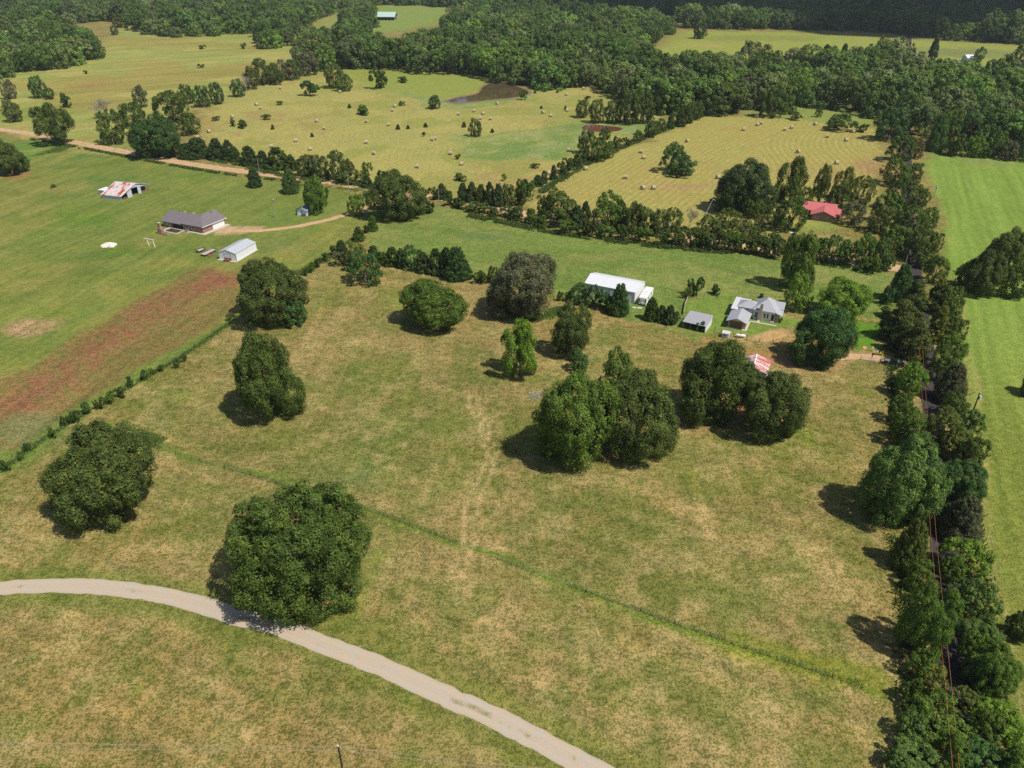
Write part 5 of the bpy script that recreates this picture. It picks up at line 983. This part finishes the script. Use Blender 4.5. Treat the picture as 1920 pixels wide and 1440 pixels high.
# flat trailers
def flat_trailer(u0, v0, u1, v1, wd, label, gate):
    a = P(u0, v0, .7); b = P(u1, v1, .7); L = (b - a).length; rz = math.degrees(math.atan2(b.y - a.y, b.x - a.x))
    T = thing('flatbed_trailer', label, 'trailer', (a.x, a.y), rz, 'flatbed trailers beside the metal workshop'); dk = plain('rust_black', (.07, .045, .04), .3)
    bx('deck', T, plain('grey_planks', (.42, .37, .34), .2, 3), (0, L, -wd / 2, wd / 2, .62, .70)); bx('frame', T, dk, (0, L, -wd / 2 - .08, -wd / 2, .5, .74), (0, L, wd / 2, wd / 2 + .08, .5, .74), (-.08, 0, -wd / 2, wd / 2, .5, .74), (L, L + .08, -wd / 2, wd / 2, .5, .74))
    for s in (-1, 1):
        wheel(T, L * .55, s * (wd / 2 + .25), .36, .22); wheel(T, L * .55 + .85, s * (wd / 2 + .25), .36, .22)
    bx('fender', T, dk, (L * .55 - .45, L * .55 + 1.3, -wd / 2 - .38, -wd / 2 - .1, .76, .82)); bx('fender', T, dk, (L * .55 - .45, L * .55 + 1.3, wd / 2 + .1, wd / 2 + .38, .76, .82))
    m = MB(); m.tube([(L, -wd / 3, .6), (L + 1.4, 0, .6), (L, wd / 3, .6)], [.06] * 3, 6); m.build('hitch', dk, T)
    if gate: m = MB(); [m.tube([(L - .02, y, .7), (L - .02, y, 1.3)], [.04, .04], 5) for y in np.linspace(-wd / 2, wd / 2, 5)]; m.tube([(L - .02, -wd / 2, 1.3), (L - .02, wd / 2, 1.3)], [.05, .05], 5); m.build('rear_gate', dk, T)
    if gate == 2: m = MB(); [m.tube([(0.02, y, .7), (-.5, y, 1.5)], [.05, .05], 5) for y in np.linspace(-wd / 2, wd / 2, 5)]; m.tube([(-.5, -wd / 2, 1.5), (-.5, wd / 2, 1.5)], [.05, .05], 5); m.build('ramp', dk, T)
flat_trailer(369.5, 470.5, 381.5, 466, 1.9, 'short flat trailer with upright ramp, left of the longer trailer', 2)
flat_trailer(380, 477.5, 401.5, 467.2, 2.2, 'long flat trailer with plank deck beside the metal workshop', 1)
T = thing('red_implement', 'rusty red farm implement lying by the long flat trailer', 'implement', P(394.5, 480), 30); m = MB(); rr = random.Random(3)
for i in range(9): m.tube([(rr.uniform(-1.2, 1.2), rr.uniform(-.8, .8), rr.uniform(.05, .5)), (rr.uniform(-1.2, 1.2), rr.uniform(-.8, .8), rr.uniform(.2, .8))], [.08, .07], 5)
m.build('frame', plain('rust_red', (.38, .14, .10)), T)
T = thing('mower_deck', 'dark red tractor attachment sticking out of the workshop door', 'implement', P(426, 489.5), -17)
bx('deck', T, plain('dull_red', (.22, .07, .06)), (-1.2, 1.2, -.6, .6, .25, .6), (-.3, .3, .6, 1.3, .3, .9)); wheel(T, -1.0, -.75, .25); wheel(T, 1.0, -.75, .25)
T = thing('rock_pile', 'pale heap of rock on the lawn left of the swing frame', 'rock pile'  , P(204, 461)); m = MB(); rr = random.Random(12)
import bmesh
bm = bmesh.new(); bmesh.ops.create_icosphere(bm, subdivisions=4, radius=1)
for v in bm.verts:
    n_ = v.co.copy(); k_ = 1 + .22 * math.sin(n_.x * 5 + 1) * math.cos(n_.y * 4) + rr.uniform(-.06, .06); v.co = Vector((n_.x * 2.9 * k_, n_.y * 2.2 * k_, max(0, n_.z) * 1.25 * k_))
me_ = bpy.data.meshes.new('rock_heap'); bm.to_mesh(me_); bm.free(); me_.materials.append(plain('pale_rock', (.68, .62, .54), .15, 2, bump=.8)); link('heap', me_, T)
T = thing('swing_frame', 'bare white wooden swing frame standing on the lawn', 'swing frame', P(285.5, 462.5), -20)
wm = M_TRIM
m = MB(); m.tube([(-1.6, 0, 0), (-1.9, .1, 3.0)], [.14, .13], 7); m.build('leg', wm, T); m = MB(); m.tube([(1.5, -.1, 0), (1.1, 0, 3.0)], [.14, .13], 7); m.build('leg', wm, T); m = MB(); m.tube([(-3.2, .15, 3.05), (1.5, 0, 3.05)], [.13, .13], 7); m.build('crossbeam', wm, T)
# far buildings
T = thing('green_roofed_building', 'long far farm building with a pale green roof behind the wood', 'building', P(722, 38), -4); sc_ = 1.35
a_ = P(704, 38); b_ = P(738, 38); Lg = (b_ - a_).length
m = MB(); m.gable_wall(-Lg / 2, Lg / 2, 0, 20, 0, 5.5, 5, 'x'); m.build('wall', plain('dark_weathered', (.14, .12, .13), .4, .3), T); m = MB(); m.gable_roof(-Lg / 2, Lg / 2, 0, 20, 5.6, 5, 'x', 2, .3); m.build('roof', ribbed('green_roof_sheet', (.42, .56, .48), 0, 3, .04), T)
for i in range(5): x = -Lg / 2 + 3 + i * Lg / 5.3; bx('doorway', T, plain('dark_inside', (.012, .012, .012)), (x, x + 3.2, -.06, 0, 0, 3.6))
T = thing('far_white_building', 'far white metal roof behind the upper right wood', 'building', P(1819, 116), 5); a_ = P(1812, 114); b_ = P(1826, 114); Lg = (b_ - a_).length
m = MB(); m.gable_wall(-Lg / 2, Lg / 2, 0, 9, 0, 3.6, 2.4, 'x'); m.build('wall', M_OLDW, T); m = MB(); m.gable_roof(-Lg / 2, Lg / 2, 0, 9, 3.7, 2.4, 'x', .5, .2); m.build('roof', M_WHITE, T)
T = thing('playhouse', 'pale little structure half hidden in the garden by the hedge', 'hut', P(1386, 439), -20)
m = MB(); m.gable_wall(0, 2.4, 0, 2.4, 0, 1.4, .8, 'y'); m.build('wall', plain('pale_boards', (.42, .36, .33)), T); m = MB(); m.gable_roof(0, 2.4, 0, 2.4, 1.42, .8, 'y', .3, .08); m.build('roof', plain('pinkish_roof', (.46, .38, .36)), T)
T = thing('cold_frame', 'white low panel lying on the garden grass above the hedge', 'panel', P(1482, 438), -20); bx('frame', T, M_TRIM, (0, 2.9, 0, 1.2, .2, .3), (0, .1, 0, 1.2, 0, .2), (2.8, 2.9, 0, 1.2, 0, .2))

# ------------------------------------------------------------------ hay bales
M_HAY = None
t = NT('hay'); tc = t.n('ShaderNodeTexCoord').outputs['Object']; n1 = t.noise(tc, 6, 4, .7); t.base(t.mix(t.ramp(n1, .35, .65), (.32, .25, .16), (.52, .44, .30))); t.bump(n1, .8, .08); M_HAY = t.m
bm = bmesh.new(); bmesh.ops.create_cone(bm, cap_ends=True, segments=26, radius1=.95, radius2=.95, depth=1.7); bmesh.ops.bevel(bm, geom=[e_ for e_ in bm.edges if abs(e_.verts[0].co.z - e_.verts[1].co.z) < .01], offset=.1, segments=2, affect='EDGES')
rr = random.Random(2)
for v in bm.verts: v.co *= 1 + rr.uniform(-.02, .02)
bmesh.ops.rotate(bm, verts=bm.verts, matrix=Matrix.Rotation(math.pi / 2, 3, 'Y'))
for v in bm.verts: v.co.z += .93
me_ = bpy.data.meshes.new('hay_bale'); bm.to_mesh(me_); bm.free(); me_.materials.append(M_HAY)
def bales(pts, where, group):
    for i, (u, v) in enumerate(sorted(pts)):
        p = P(u, v + 2); o = link('hay_bale', me_, None, (p.x, p.y, 0), (1.12, 1.12, 1.08), rr.uniform(-.5, .9)); tag(o, 'round hay bale in the %s, %s from the left' % (where, ORD[i]), 'hay bale', group)
bales([(481, 196), (489, 203), (526, 165), (584, 156), (638, 172), (740, 199), (736, 207), (594, 227), (688, 228), (729, 234), (608, 241), (555, 264), (687, 267), (510, 275), (582, 280), (702, 288), (811, 262), (816, 260), (845, 288), (783, 313), (865, 308), (860, 214), (889, 208), (906, 213), (901, 222), (920, 223), (932, 194), (436, 219), (392, 247), (371, 258)], 'left and middle of the cut meadow', 'round hay bales in the cut meadow')
bales([(1062, 177), (1094, 166), (1018, 211), (1033, 217), (1063, 207), (1067, 282), (1028, 325)], 'cut meadow right of the pond', 'round hay bales in the cut meadow')
bales([(1202, 285), (1207, 296), (1098, 317), (1288, 265), (1173, 333), (1205, 353), (1225, 353), (1346, 333), (1394, 243), (1420, 234), (1427, 231), (1418, 219), (1471, 243), (1484, 239), (1528, 233), (1551, 256), (1586, 263), (1599, 247), (1496, 285), (1568, 306), (1450, 353)], 'right hay field', 'round hay bales in the right hay field')

# ------------------------------------------------------------------ poles, wires, fences, gate
def proj_h(u, vb, vt):
    p = P(u, vb); lo, hi = 0, 40
    for _ in range(30):
        z = (lo + hi) / 2; Z = p.y * CT + (H - z) * ST; v = 720 - F * ((p.y * ST + (z - H) * CT) / Z)
        if v > vt: lo = z
        else: hi = z
    return p, lo
def pole(ub, vb, vt, label, extra='', mat=None, lean=0, r=.16):
    p, h = proj_h(ub, vb, vt); T = thing('utility_pole', label, 'pole', p, 0, 'utility poles'); wd = mat or plain('pole_wood', (.30, .27, .24), .15, 2)
    m = MB(); m.tube([(0, 0, 0), (lean, 0, h)], [r, r * .7], 8); m.build('pole', wd, T)
    if 'c' in extra: bx('crossarm', T, wd, (lean - 1.1, lean + 1.1, -.07, .07, h - .5, h - .36))
    if 'i' in extra or 'c' in extra:
        m = MB(); m.tube([(lean, 0, h), (lean, 0, h + .3)], [.07, .09], 8); m.build('insulator', M_TRIM, T)
    if 't' in extra: m = MB(); m.tube([(lean + .38, -.1, h - 1.7), (lean + .38, -.1, h - .75)], [.26, .26], 12); m.build('transformer', plain('transformer_grey', (.60, .62, .63)), T)
    if 'l' in extra: m = MB(); m.tube([(lean, 0, h - .6), (lean + .5, -.3, h - .4), (lean + .6, -.4, h - .7)], [.05, .05, .22], 8); m.build('lamp_head', M_TRIM, T)
    return p, h
DK = plain('creosoted_wood', (.035, .03, .03), .2, 2)
p1, h1 = pole(216.5, 283, 262, 'utility pole by the dirt road in front of the large roadside clump', 'i')
p2, h2 = pole(488.5, 334, 301, 'utility pole on the dirt road at the end of the cedar row', 'i')
p3, h3 = pole(655, 364, 327, 'utility pole standing before the roadside tangle', 'ci')
p4, h4 = pole(823.5, 386, 349, 'utility pole just right of the driveway junction', 'i')
p5, h5 = pole(1250.5, 452, 416, 'utility pole with a transformer in front of the long hedgerow', 'it')
pole(516, 407, 371, 'yard light pole on the lawn left of the little white shed', 'l')
p6, h6 = pole(1731, 281, 255, 'utility pole at the top corner of the bright green field', 'it')
pole(1750.5, 370, 347, 'utility pole leaning at the left edge of the bright green field', 'it')
p7, h7 = pole(1818, 788, 737, 'dark utility pole with white transformer in the bright green field', 'it', DK, r=.19)
p8, h8 = pole(655, 1508, 1400, 'dark utility pole at the bottom edge of the picture', 'i', DK, r=.17)
pole(1312, 423, 372, 'tall pale leaning lamp pole at the garden corner by the hay', 'l', plain('pole_pale', (.5, .5, .46)), 4.2)
pole(1697, 496, 478, 'short weathered post at the road junction', '', M_DEAD)
def wire(pts, r, label, mat, sag=.6):
    m = MB(); pts = [Vector(q) for q in pts]
    for a, b in zip(pts[:-1], pts[1:]):
        q = [a.lerp(b, k / 10) - Vector((0, 0, sag * 4 * (k / 10) * (1 - k / 10))) for k in range(11)]; m.tube(q, [r] * 11, 5)
    tag(m.build('power_line', mat, None), label, 'power line')
WR = plain('wire_grey', (.30, .28, .25), .1); WO = plain('sunlit_wire', (.50, .20, .06), .1)  # orange of the second colour is sunlight on the cables, painted in
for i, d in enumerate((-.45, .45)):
    wire([P(1726 + d * 7, 640, 5), P(1750 + d * 11, 1000, 5), P(1780 + d * 13, 1300, 5), P(1812 + d * 16, 1640, 5)], .02, ['left', 'right'][i] + ' of two cables painted sunlit orange strung along the shaded road', WO, .1)
for i, (l_, r_, dz) in enumerate(((1386, 1434, 0), (1396, 1444, -.9))):
    wire([P(-200, l_ + 2, h8 + dz), (p8.x, p8.y, h8 + dz + .1), P(1400, 1478 + i * 10, h8 + dz)], .02, ['upper', 'lower'][i] + ' thin wire crossing the bottom of the picture from the dark pole', WR, .25)
def fence(px, label, posts_every=5.0, hgt=1.25, wires=3, pr=.07, mat=None, board=False):
    q = [P(a, b) for a, b in px]; T = thing('fence', label, 'fence', q[0]); o = q[0].copy(); mt = mat or plain('fence_wood', (.22, .19, .16), .2)
    pl = []
    for a, b in zip(q[:-1], q[1:]):
        n = max(1, round((b - a).length / posts_every)); pl += [a.lerp(b, k / n) for k in range(n)]
    pl.append(q[-1])
    rr = random.Random(len(px))
    for c in pl:
        m = MB(); m.tube([(c.x - o.x, c.y - o.y, 0), (c.x - o.x + rr.gauss(0, .04), c.y - o.y, hgt * rr.uniform(.95, 1.1))], [pr, pr * .9], 6); m.build('post', mt, T)
    m = MB()
    for k in range(wires):
        z = hgt * (k + 1) / (wires + .3)
        if board:
            for a, b in zip(pl[:-1], pl[1:]):
                d = (b - a); m.obox(Vector(((a.x + b.x) / 2 - o.x, (a.y + b.y) / 2 - o.y, z)), (d.length, .04, hgt / wires * .8), Matrix.Rotation(math.atan2(d.y, d.x), 3, 'Z'))
        else: m.tube([(c.x - o.x, c.y - o.y, z) for c in pl], [.012] * len(pl), 4)
    m.build('boards' if board else 'wire', mt if board else WR, T)
fence([(222, 806), (330, 852), (470, 892), (620, 937), (720, 967), (870, 1024), (1000, 1074), (1100, 1110), (1200, 1147), (1400, 1217), (1560, 1270)], 'low wire fence along the strip of longer grass across the meadow', 7.5, 1.1, 2, .06, DK)
fence([(1281, 590), (1284, 574), (1290, 560)], 'tan board fence beside the open grey shed', 2.4, 1.3, 3, .07, plain('tan_boards', (.52, .42, .28), .15), True)
fence([(1340, 620), (1352, 625), (1374, 633), (1400, 637), (1424, 641), (1449, 646)], 'wire yard fence with dark posts below the farmhouse', 6.5, 1.5, 3, .09, DK)
fence([(1291, 558), (1320, 556), (1370, 562)], 'dark wire fence along the back of the farmhouse lawn', 4, 1.2, 2, .06, DK)
fence([(0, 882), (100, 812), (220, 737), (330, 675), (430, 606)], 'wire fence hidden in shrubs between ploughed strip and meadow', 8, 1.2, 2, .06, DK)
fence([(1650, 683), (1664, 685), (1680, 689)], 'grey rail fence at the yard gate beside the black pickup', 3, 1.2, 2, .06, M_DEAD)
T = thing('farm_gate', 'silver tube gate standing across the yard track', 'gate', P(1614.5, 674.5), 0); a_, b_ = P(1614.5, 674.5), P(1648, 681.5); d = b_ - a_; T.rotation_euler = (0, 0, math.atan2(d.y, d.x)); L = d.length
M_GALV = plain('galvanised', (.55, .56, .58), .05, rough=.4, metal=.3)
m = MB(); [m.tube([(0, 0, z), (L, 0, z)], [.035, .035], 6) for z in (.35, .65, .95, 1.3)]; m.tube([(0, 0, .35), (0, 0, 1.3)], [.05, .05], 6); m.tube([(L, 0, .35), (L, 0, 1.3)], [.05, .05], 6); m.tube([(L / 2, 0, .35), (L / 2, 0, 1.3)], [.035, .035], 6); m.build('rails', M_GALV, T)
m = MB(); m.tube([(L + .2, 0, 0), (L + .2, 0, 1.9)], [.11, .11], 8); m.build('post', DK, T); m = MB(); m.tube([(-.2, 0, 0), (-.2, 0, 1.3)], [.08, .08], 8); m.build('post', M_DEAD, T)
# black pickup at the gate
a_, b_ = P(1656, 683), P(1685, 689); d = b_ - a_
T = thing('pickup_truck', 'black pickup truck pulled up at the yard gate under the trees', 'pickup truck', a_, math.degrees(math.atan2(d.y, d.x)))
BLK = plain('black_paint', (.012, .012, .014), .1, rough=.25, spec=.5)
m = MB(); m.prism([(0, .45), (5.4, .45), (5.45, .85), (5.3, 1.05), (3.95, 1.12), (3.3, 1.78), (1.95, 1.82), (1.75, 1.15), (1.72, 1.12), (0, 1.12)], 0, 1.9, 'x') if False else m.prism([(0, .45), (5.4, .45), (5.45, .85), (5.3, 1.05), (3.95, 1.12), (3.3, 1.78), (1.95, 1.82), (1.75, 1.12), (0, 1.12)], 0, 1.9, 'y'); m.build('body', BLK, T)
bx('bed_floor', T, plain('bed_grey', (.16, .16, .17)), (.12, 1.62, .12, 1.78, 1.121, 1.14)); bx('bed_side', T, BLK, (0, 1.7, 0, .1, 1.12, 1.3)); bx('bed_side', T, BLK, (0, 1.7, 1.8, 1.9, 1.12, 1.3)); bx('tailgate', T, BLK, (-.06, 0, 0, 1.9, .7, 1.3))
m = MB(); m.prism([(3.35, 1.7), (3.92, 1.16), (3.96, 1.16), (3.39, 1.72)], .15, 1.75, 'y'); m.build('windscreen', plain('tinted_glass', (.10, .12, .14), rough=.1, spec=.6), T)
for y in (-.012, 1.88): bx('side_window', T, M_GLASS, (2.05, 3.2, y, y + .03, 1.2, 1.65))
for y in (.15, 1.45): bx('headlight', T, M_TRIM, (5.36, 5.47, y, y + .3, .82, .98))
for x in (.95, 4.4):
    for y in (0.03, 1.87): wheel(T, x, y, .4, .26)
# things on the yard track
def body(u, v, rz, skin, shirt, legs, hair, label, pose):
    p = P(u, v); J = {'pel': (0, 0, .93), 'ab': (0, .01, 1.1), 'ch': (0, .02, 1.32), 'nk': (0, .02, 1.48), 'hd': (0, .0, 1.58), 'hd2': (0, -.02, 1.70)}
    ed = [('pel', 'ab'), ('ab', 'ch'), ('ch', 'nk'), ('nk', 'hd'), ('hd', 'hd2')]; R = {'pel': (.155, .12), 'ab': (.135, .105), 'ch': (.165, .115), 'nk': (.055, .055), 'hd': (.085, .09), 'hd2': (.075, .09)}
    for s, n in ((-1, 'l'), (1, 'r')):
        J.update({n + 'hip': (s * .1, 0, .88), n + 'kn': (s * .12, -.04 + pose[0] * s, .48), n + 'an': (s * .13, .03 - pose[0] * s, .09), n + 'to': (s * .15, -.15 - pose[0] * s, .04), n + 'sh': (s * .19, .02, 1.42), n + 'el': (s * (.25 + pose[1]), -.02 - pose[2], 1.15), n + 'wr': (s * (.24 + pose[1] * .6), -.18 - pose[2], .98 + pose[3]), n + 'ha': (s * (.23 + pose[1] * .5), -.25 - pose[2], .93 + pose[3])})
        ed += [('pel', n + 'hip'), (n + 'hip', n + 'kn'), (n + 'kn', n + 'an'), (n + 'an', n + 'to'), ('ch', n + 'sh'), (n + 'sh', n + 'el'), (n + 'el', n + 'wr'), (n + 'wr', n + 'ha')]
        R.update({n + 'hip': (.1, .1), n + 'kn': (.065, .065), n + 'an': (.045, .05), n + 'to': (.045, .035), n + 'sh': (.062, .062), n + 'el': (.045, .045), n + 'wr': (.03, .032), n + 'ha': (.04, .022)})
        for k in range(5):
            f0 = Vector(J[n + 'ha']); fn = n + 'f%d' % k; J[fn] = tuple(f0 + Vector((s * (-.035 + .017 * k), -.07 + .012 * abs(k - 2), -.03))); ed.append((n + 'ha', fn)); R[fn] = (.009, .009)
    J['nose'] = (0, -.13, 1.60); ed.append(('hd', 'nose')); R['nose'] = (.014, .014)
    ks = list(J); me = bpy.data.meshes.new('person_body'); me.from_pydata([J[k] for k in ks], [(ks.index(a), ks.index(b)) for a, b in ed], [])
    o = bpy.data.objects.new('person', me); COL.objects.link(o); md = o.modifiers.new('skin', 'SKIN'); sd = o.modifiers.new('sub', 'SUBSURF'); sd.levels = 2; sd.render_levels = 2
    for i, k in enumerate(ks): me.skin_vertices[0].data[i].radius = R[k]; me.skin_vertices[0].data[i].use_root = (k == 'pel')
    dg = bpy.context.evaluated_depsgraph_get(); nm = bpy.data.meshes.new_from_object(o.evaluated_get(dg)); o.modifiers.clear(); o.data = nm
    for c_ in (skin, shirt, legs, (.03, .025, .02)): nm.materials.append(plain('cloth_%d%d%d' % tuple(int(q * 99) for q in c_), c_, .05))
    mi = []
    for f in nm.polygons:
        c = f.center; z = c.z; arm = abs(c.x) > .2 and z < 1.4
        mi.append(0 if z > 1.46 or (arm and z < 1.12) else 3 if z < .1 else 2 if z < .93 else 1)
    nm.polygons.foreach_set('material_index', mi); nm.polygons.foreach_set('use_smooth', [True] * len(mi))
    o.location = (p.x, p.y, 0); o.rotation_euler = (0, 0, math.radians(rz)); tag(o, label, 'person')
    bm = bmesh.new(); bmesh.ops.create_uvsphere(bm, u_segments=14, v_segments=10, radius=1)
    for v_ in bm.verts: v_.co = Vector((v_.co.x * .105, v_.co.y * .12 + .02, v_.co.z * .10 + 1.72))
    bmesh.ops.delete(bm, geom=[v_ for v_ in bm.verts if v_.co.z < 1.66 and v_.co.y < 0], context='VERTS'); mh = bpy.data.meshes.new('hair'); bm.to_mesh(mh); bm.free(); mh.materials.append(plain('hair_%d' % int(hair[0] * 99), hair)); link('hair', mh, o)
body(1634.5, 658.5, 40, (.42, .27, .2), (.72, .75, .8), (.30, .36, .45), (.5, .48, .45), 'person in white shirt and pale blue trousers standing on the shaded lawn', (.05, .05, .05, .05))
body(1634.5, 671.5, -60, (.42, .27, .2), (.015, .015, .018), (.03, .03, .035), (.03, .02, .015), 'person in black clothes standing on the track by the gate', (.06, .02, .02, 0))
T = thing('yard_cart', 'small yellow yard cart with items on the grass left of the pickup', 'cart', P(1645, 664), -14)
YEL = plain('yellow_paint', (.52, .50, .10)); bx('tray', T, YEL, (-1.1, 1.3, -.5, .5, .42, .5), (-1.1, 1.3, -.5, -.44, .5, .7), (-1.1, 1.3, .44, .5, .5, .7)); bx('handle', T, YEL, (1.3, 1.36, -.4, .4, .5, 1.1)); wheel(T, -.7, -.6, .22, .12); wheel(T, -.7, .6, .22, .12); wheel(T, .9, -.6, .22, .12); wheel(T, .9, .6, .22, .12)
T = thing('sack', 'pale sack and dark box standing on the yellow yard cart', 'sack', P(1645, 664), -14); m = MB(); m.tube([(-.2, 0, .51), (-.2, 0, .8), (-.15, 0, 1.1), (-.1, 0, 1.25)], [.26, .3, .22, .08], 10); m.build('sack', plain('pale_cloth', (.6, .58, .58)), T); bx('box', T, DK, (.15, .6, -.2, .25, .51, 1.15))
T = thing('tarp_bundle', 'small orange bundle lying on the edge of the shaded lawn', 'bundle', P(1620, 653)); bm = bmesh.new(); bmesh.ops.create_icosphere(bm, subdivisions=3, radius=1)
for v in bm.verts: n_ = v.co.copy(); k_ = 1 + .2 * math.sin(n_.x * 6) * math.cos(n_.y * 5 + 2); v.co = Vector((n_.x * .75 * k_, n_.y * .6 * k_, max(0, n_.z) * .6 * k_))
me_ = bpy.data.meshes.new('bundle'); bm.to_mesh(me_); bm.free(); me_.materials.append(plain('orange_cloth', (.75, .33, .16), .1)); link('bundle', me_, T)
T = thing('brush_pile', 'low grey and green brush pile in a bare ring in the middle meadow', 'brush pile', P(1003, 742)); m = MB(); rr = random.Random(6)
for i in range(40): a = rr.uniform(0, 6.28); r = rr.uniform(0, 1.6); m.tube([(r * math.cos(a), r * math.sin(a), .05), (r * math.cos(a) + rr.gauss(0, .6), r * math.sin(a) + rr.gauss(0, .5), rr.uniform(.1, .7))], [.06, .03], 4)
m.build('sticks', plain('grey_sticks', (.34, .35, .38)), T)

# ------------------------------------------------------------------ tall grass and weeds nobody could count
def tufts(name, pts, hh, label, c1, c2, seed, wd=.16):
    rng = np.random.default_rng(seed); n = len(pts); a = rng.uniform(0, np.pi, n); h = rng.uniform(*hh, n); w2 = wd * rng.uniform(.6, 1.6, n)
    dx, dy = np.cos(a) * w2, np.sin(a) * w2; lx, ly = rng.normal(0, .35, n) * h, rng.normal(0, .35, n) * h; z0 = np.full(n, -.02)
    V = np.stack([np.stack([pts[:, 0] - dx, pts[:, 1] - dy, z0], 1), np.stack([pts[:, 0] + dx, pts[:, 1] + dy, z0], 1), np.stack([pts[:, 0] + lx + dx * .35, pts[:, 1] + ly + dy * .35, h], 1), np.stack([pts[:, 0] + lx - dx * .5, pts[:, 1] + ly - dy * .5, h * .9], 1)], 1).reshape(-1, 3)
    t = NT(name); g = t.n('ShaderNodeNewGeometry'); c = t.mix(t.ramp(g.outputs['Random Per Island'], 0, 1), c1, c2); t.base(c)
    tr = t.n('ShaderNodeBsdfTranslucent'); t.l(c, tr.inputs[0]); ms = t.n('ShaderNodeMixShader'); ms.inputs[0].default_value = .45; t.l(t.b.outputs[0], ms.inputs[1]); t.l(tr.outputs[0], ms.inputs[2]); t.l(ms.outputs[0], t.out.inputs[0])
    tag(link(name, np_mesh(name, V, np.arange(4 * n).reshape(-1, 4), t.m)), label, name.replace('_', ' '), None, 'stuff')
def along(px, n, wd, rng, clump=8.0):
    q = smooth(Pn(px), 1.0); d = np.gradient(q, axis=0); d /= np.linalg.norm(d, axis=1)[:, None]; nr = np.stack([-d[:, 1], d[:, 0]], 1)
    i = rng.integers(0, len(q), n); p = q[i] + d[i] * rng.uniform(-.5, .5, (n, 1)) + nr[i] * rng.normal(0, wd / 2.4, (n, 1))
    k = fbm(p[:, 0], p[:, 1], clump, 777, 2) > .42; return p[k]
R_ = np.random.default_rng(99)
A1 = along(FL, 9000, 1.1, R_)
tufts('tall_grass', A1, (.06, .2), 'strip of longer green grass along the wire fence', (.14, .19, .05), (.26, .30, .09), 5, .09)
A2 = np.concatenate([along([(0, 884), (100, 812), (220, 737), (330, 675), (430, 606)], 6000, 1.4, R_, 5), along([(560, 515), (640, 468), (700, 420)], 8000, 3, R_, 5), along([(70, 298), (100, 285), (130, 272)], 5000, 6, R_), along([(215, 800), (300, 830)], 3000, 3, R_), along([(560, 345), (640, 352), (700, 360), (640, 335)], 5000, 5, R_), along([(960, 600), (1030, 590), (1060, 575)], 4000, 4, R_), along([(470, 600), (520, 612), (580, 600)], 5000, 4, R_)])
tufts('weeds', A2, (.12, .5), 'rank green weeds along the overgrown fence line', (.10, .17, .03), (.24, .32, .08), 6, .15)
A3 = np.concatenate([along([(60, 262), (140, 276), (230, 293), (330, 312), (430, 328), (560, 343)], 9000, 1.4, R_, 4), along([(560, 500), (880, 528), (1040, 560), (1200, 610)], 1, 1, R_), along([(880, 405), (1050, 438), (1250, 464), (1440, 480), (1660, 512)], 16000, 2.6, R_, 5), along([(1000, 372), (1100, 308), (1240, 246), (1330, 212)], 12000, 3, R_, 5), along([(400, 300), (560, 335), (700, 350)], 6000, 3, R_, 5)])
tufts('hedge_bottom_growth', A3, (.3, 1.3), 'low weeds and brambles at the foot of the hedges', (.08, .13, .03), (.18, .24, .06), 7, .22)
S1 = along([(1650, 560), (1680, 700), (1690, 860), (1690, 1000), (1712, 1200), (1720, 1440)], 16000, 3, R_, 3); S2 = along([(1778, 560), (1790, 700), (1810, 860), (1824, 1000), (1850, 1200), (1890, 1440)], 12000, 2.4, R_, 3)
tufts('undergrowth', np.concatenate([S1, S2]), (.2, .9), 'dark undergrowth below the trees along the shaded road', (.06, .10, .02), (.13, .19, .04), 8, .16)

# ------------------------------------------------------------------ a cloud whose shadow darkens the far right
bm = bmesh.new(); rr = random.Random(8)
def cl(cx, cy, rx, ry, rz_, z):
    b2 = bmesh.ops.create_icosphere(bm, subdivisions=3, radius=1)
    for v in b2['verts']:
        n_ = v.co.copy(); k_ = 1 + .18 * math.sin(n_.x * 6 + cx) * math.cos(n_.y * 5 + cy) + .1 * math.sin(n_.z * 9 + cx * .1); v.co = Vector((cx + n_.x * rx * k_, cy + n_.y * ry * k_, z + n_.z * rz_ * k_))
ZC = 1400.0; kx = ZC / math.tan(SUN_EL); OFF = -SH * kx
for gx_, gy_, rx, ry in ((560, 1430, 300, 400), (900, 1330, 300, 400), (1300, 1350, 420, 560), (250, 1650, 300, 420), (700, 2200, 600, 500), (1500, 2300, 600, 600), (-100, 2350, 360, 420)):
    cl(gx_ + OFF.x, gy_ + OFF.y, rx, ry, 90, ZC + rr.uniform(-20, 40))
me_ = bpy.data.meshes.new('cloud'); bm.to_mesh(me_); bm.free(); me_.materials.append(plain('cloud_white', (.8, .8, .82), .02, .01, 1)); me_.polygons.foreach_set('use_smooth', [True] * len(me_.polygons))
tag(link('clouds', me_), 'white cloud high above the farmland', kind='structure')

# ------------------------------------------------------------------ air
hz = MB(); hz.box(-4200, 4200, -400, 6900, -1.5, 112); m_ = bpy.data.materials.new('haze'); m_.use_nodes = True; nt = m_.node_tree; nt.nodes.clear()
ou = nt.nodes.new('ShaderNodeOutputMaterial'); vo = nt.nodes.new('ShaderNodeVolumePrincipled'); vo.inputs['Density'].default_value = .00006; vo.inputs['Color'].default_value = (.80, .88, 1.0, 1); vo.inputs['Anisotropy'].default_value = .2
nt.links.new(vo.outputs[0], ou.inputs['Volume']); tag(hz.build('haze', m_), 'thin summer haze over the farmland', 'haze', None, 'stuff')
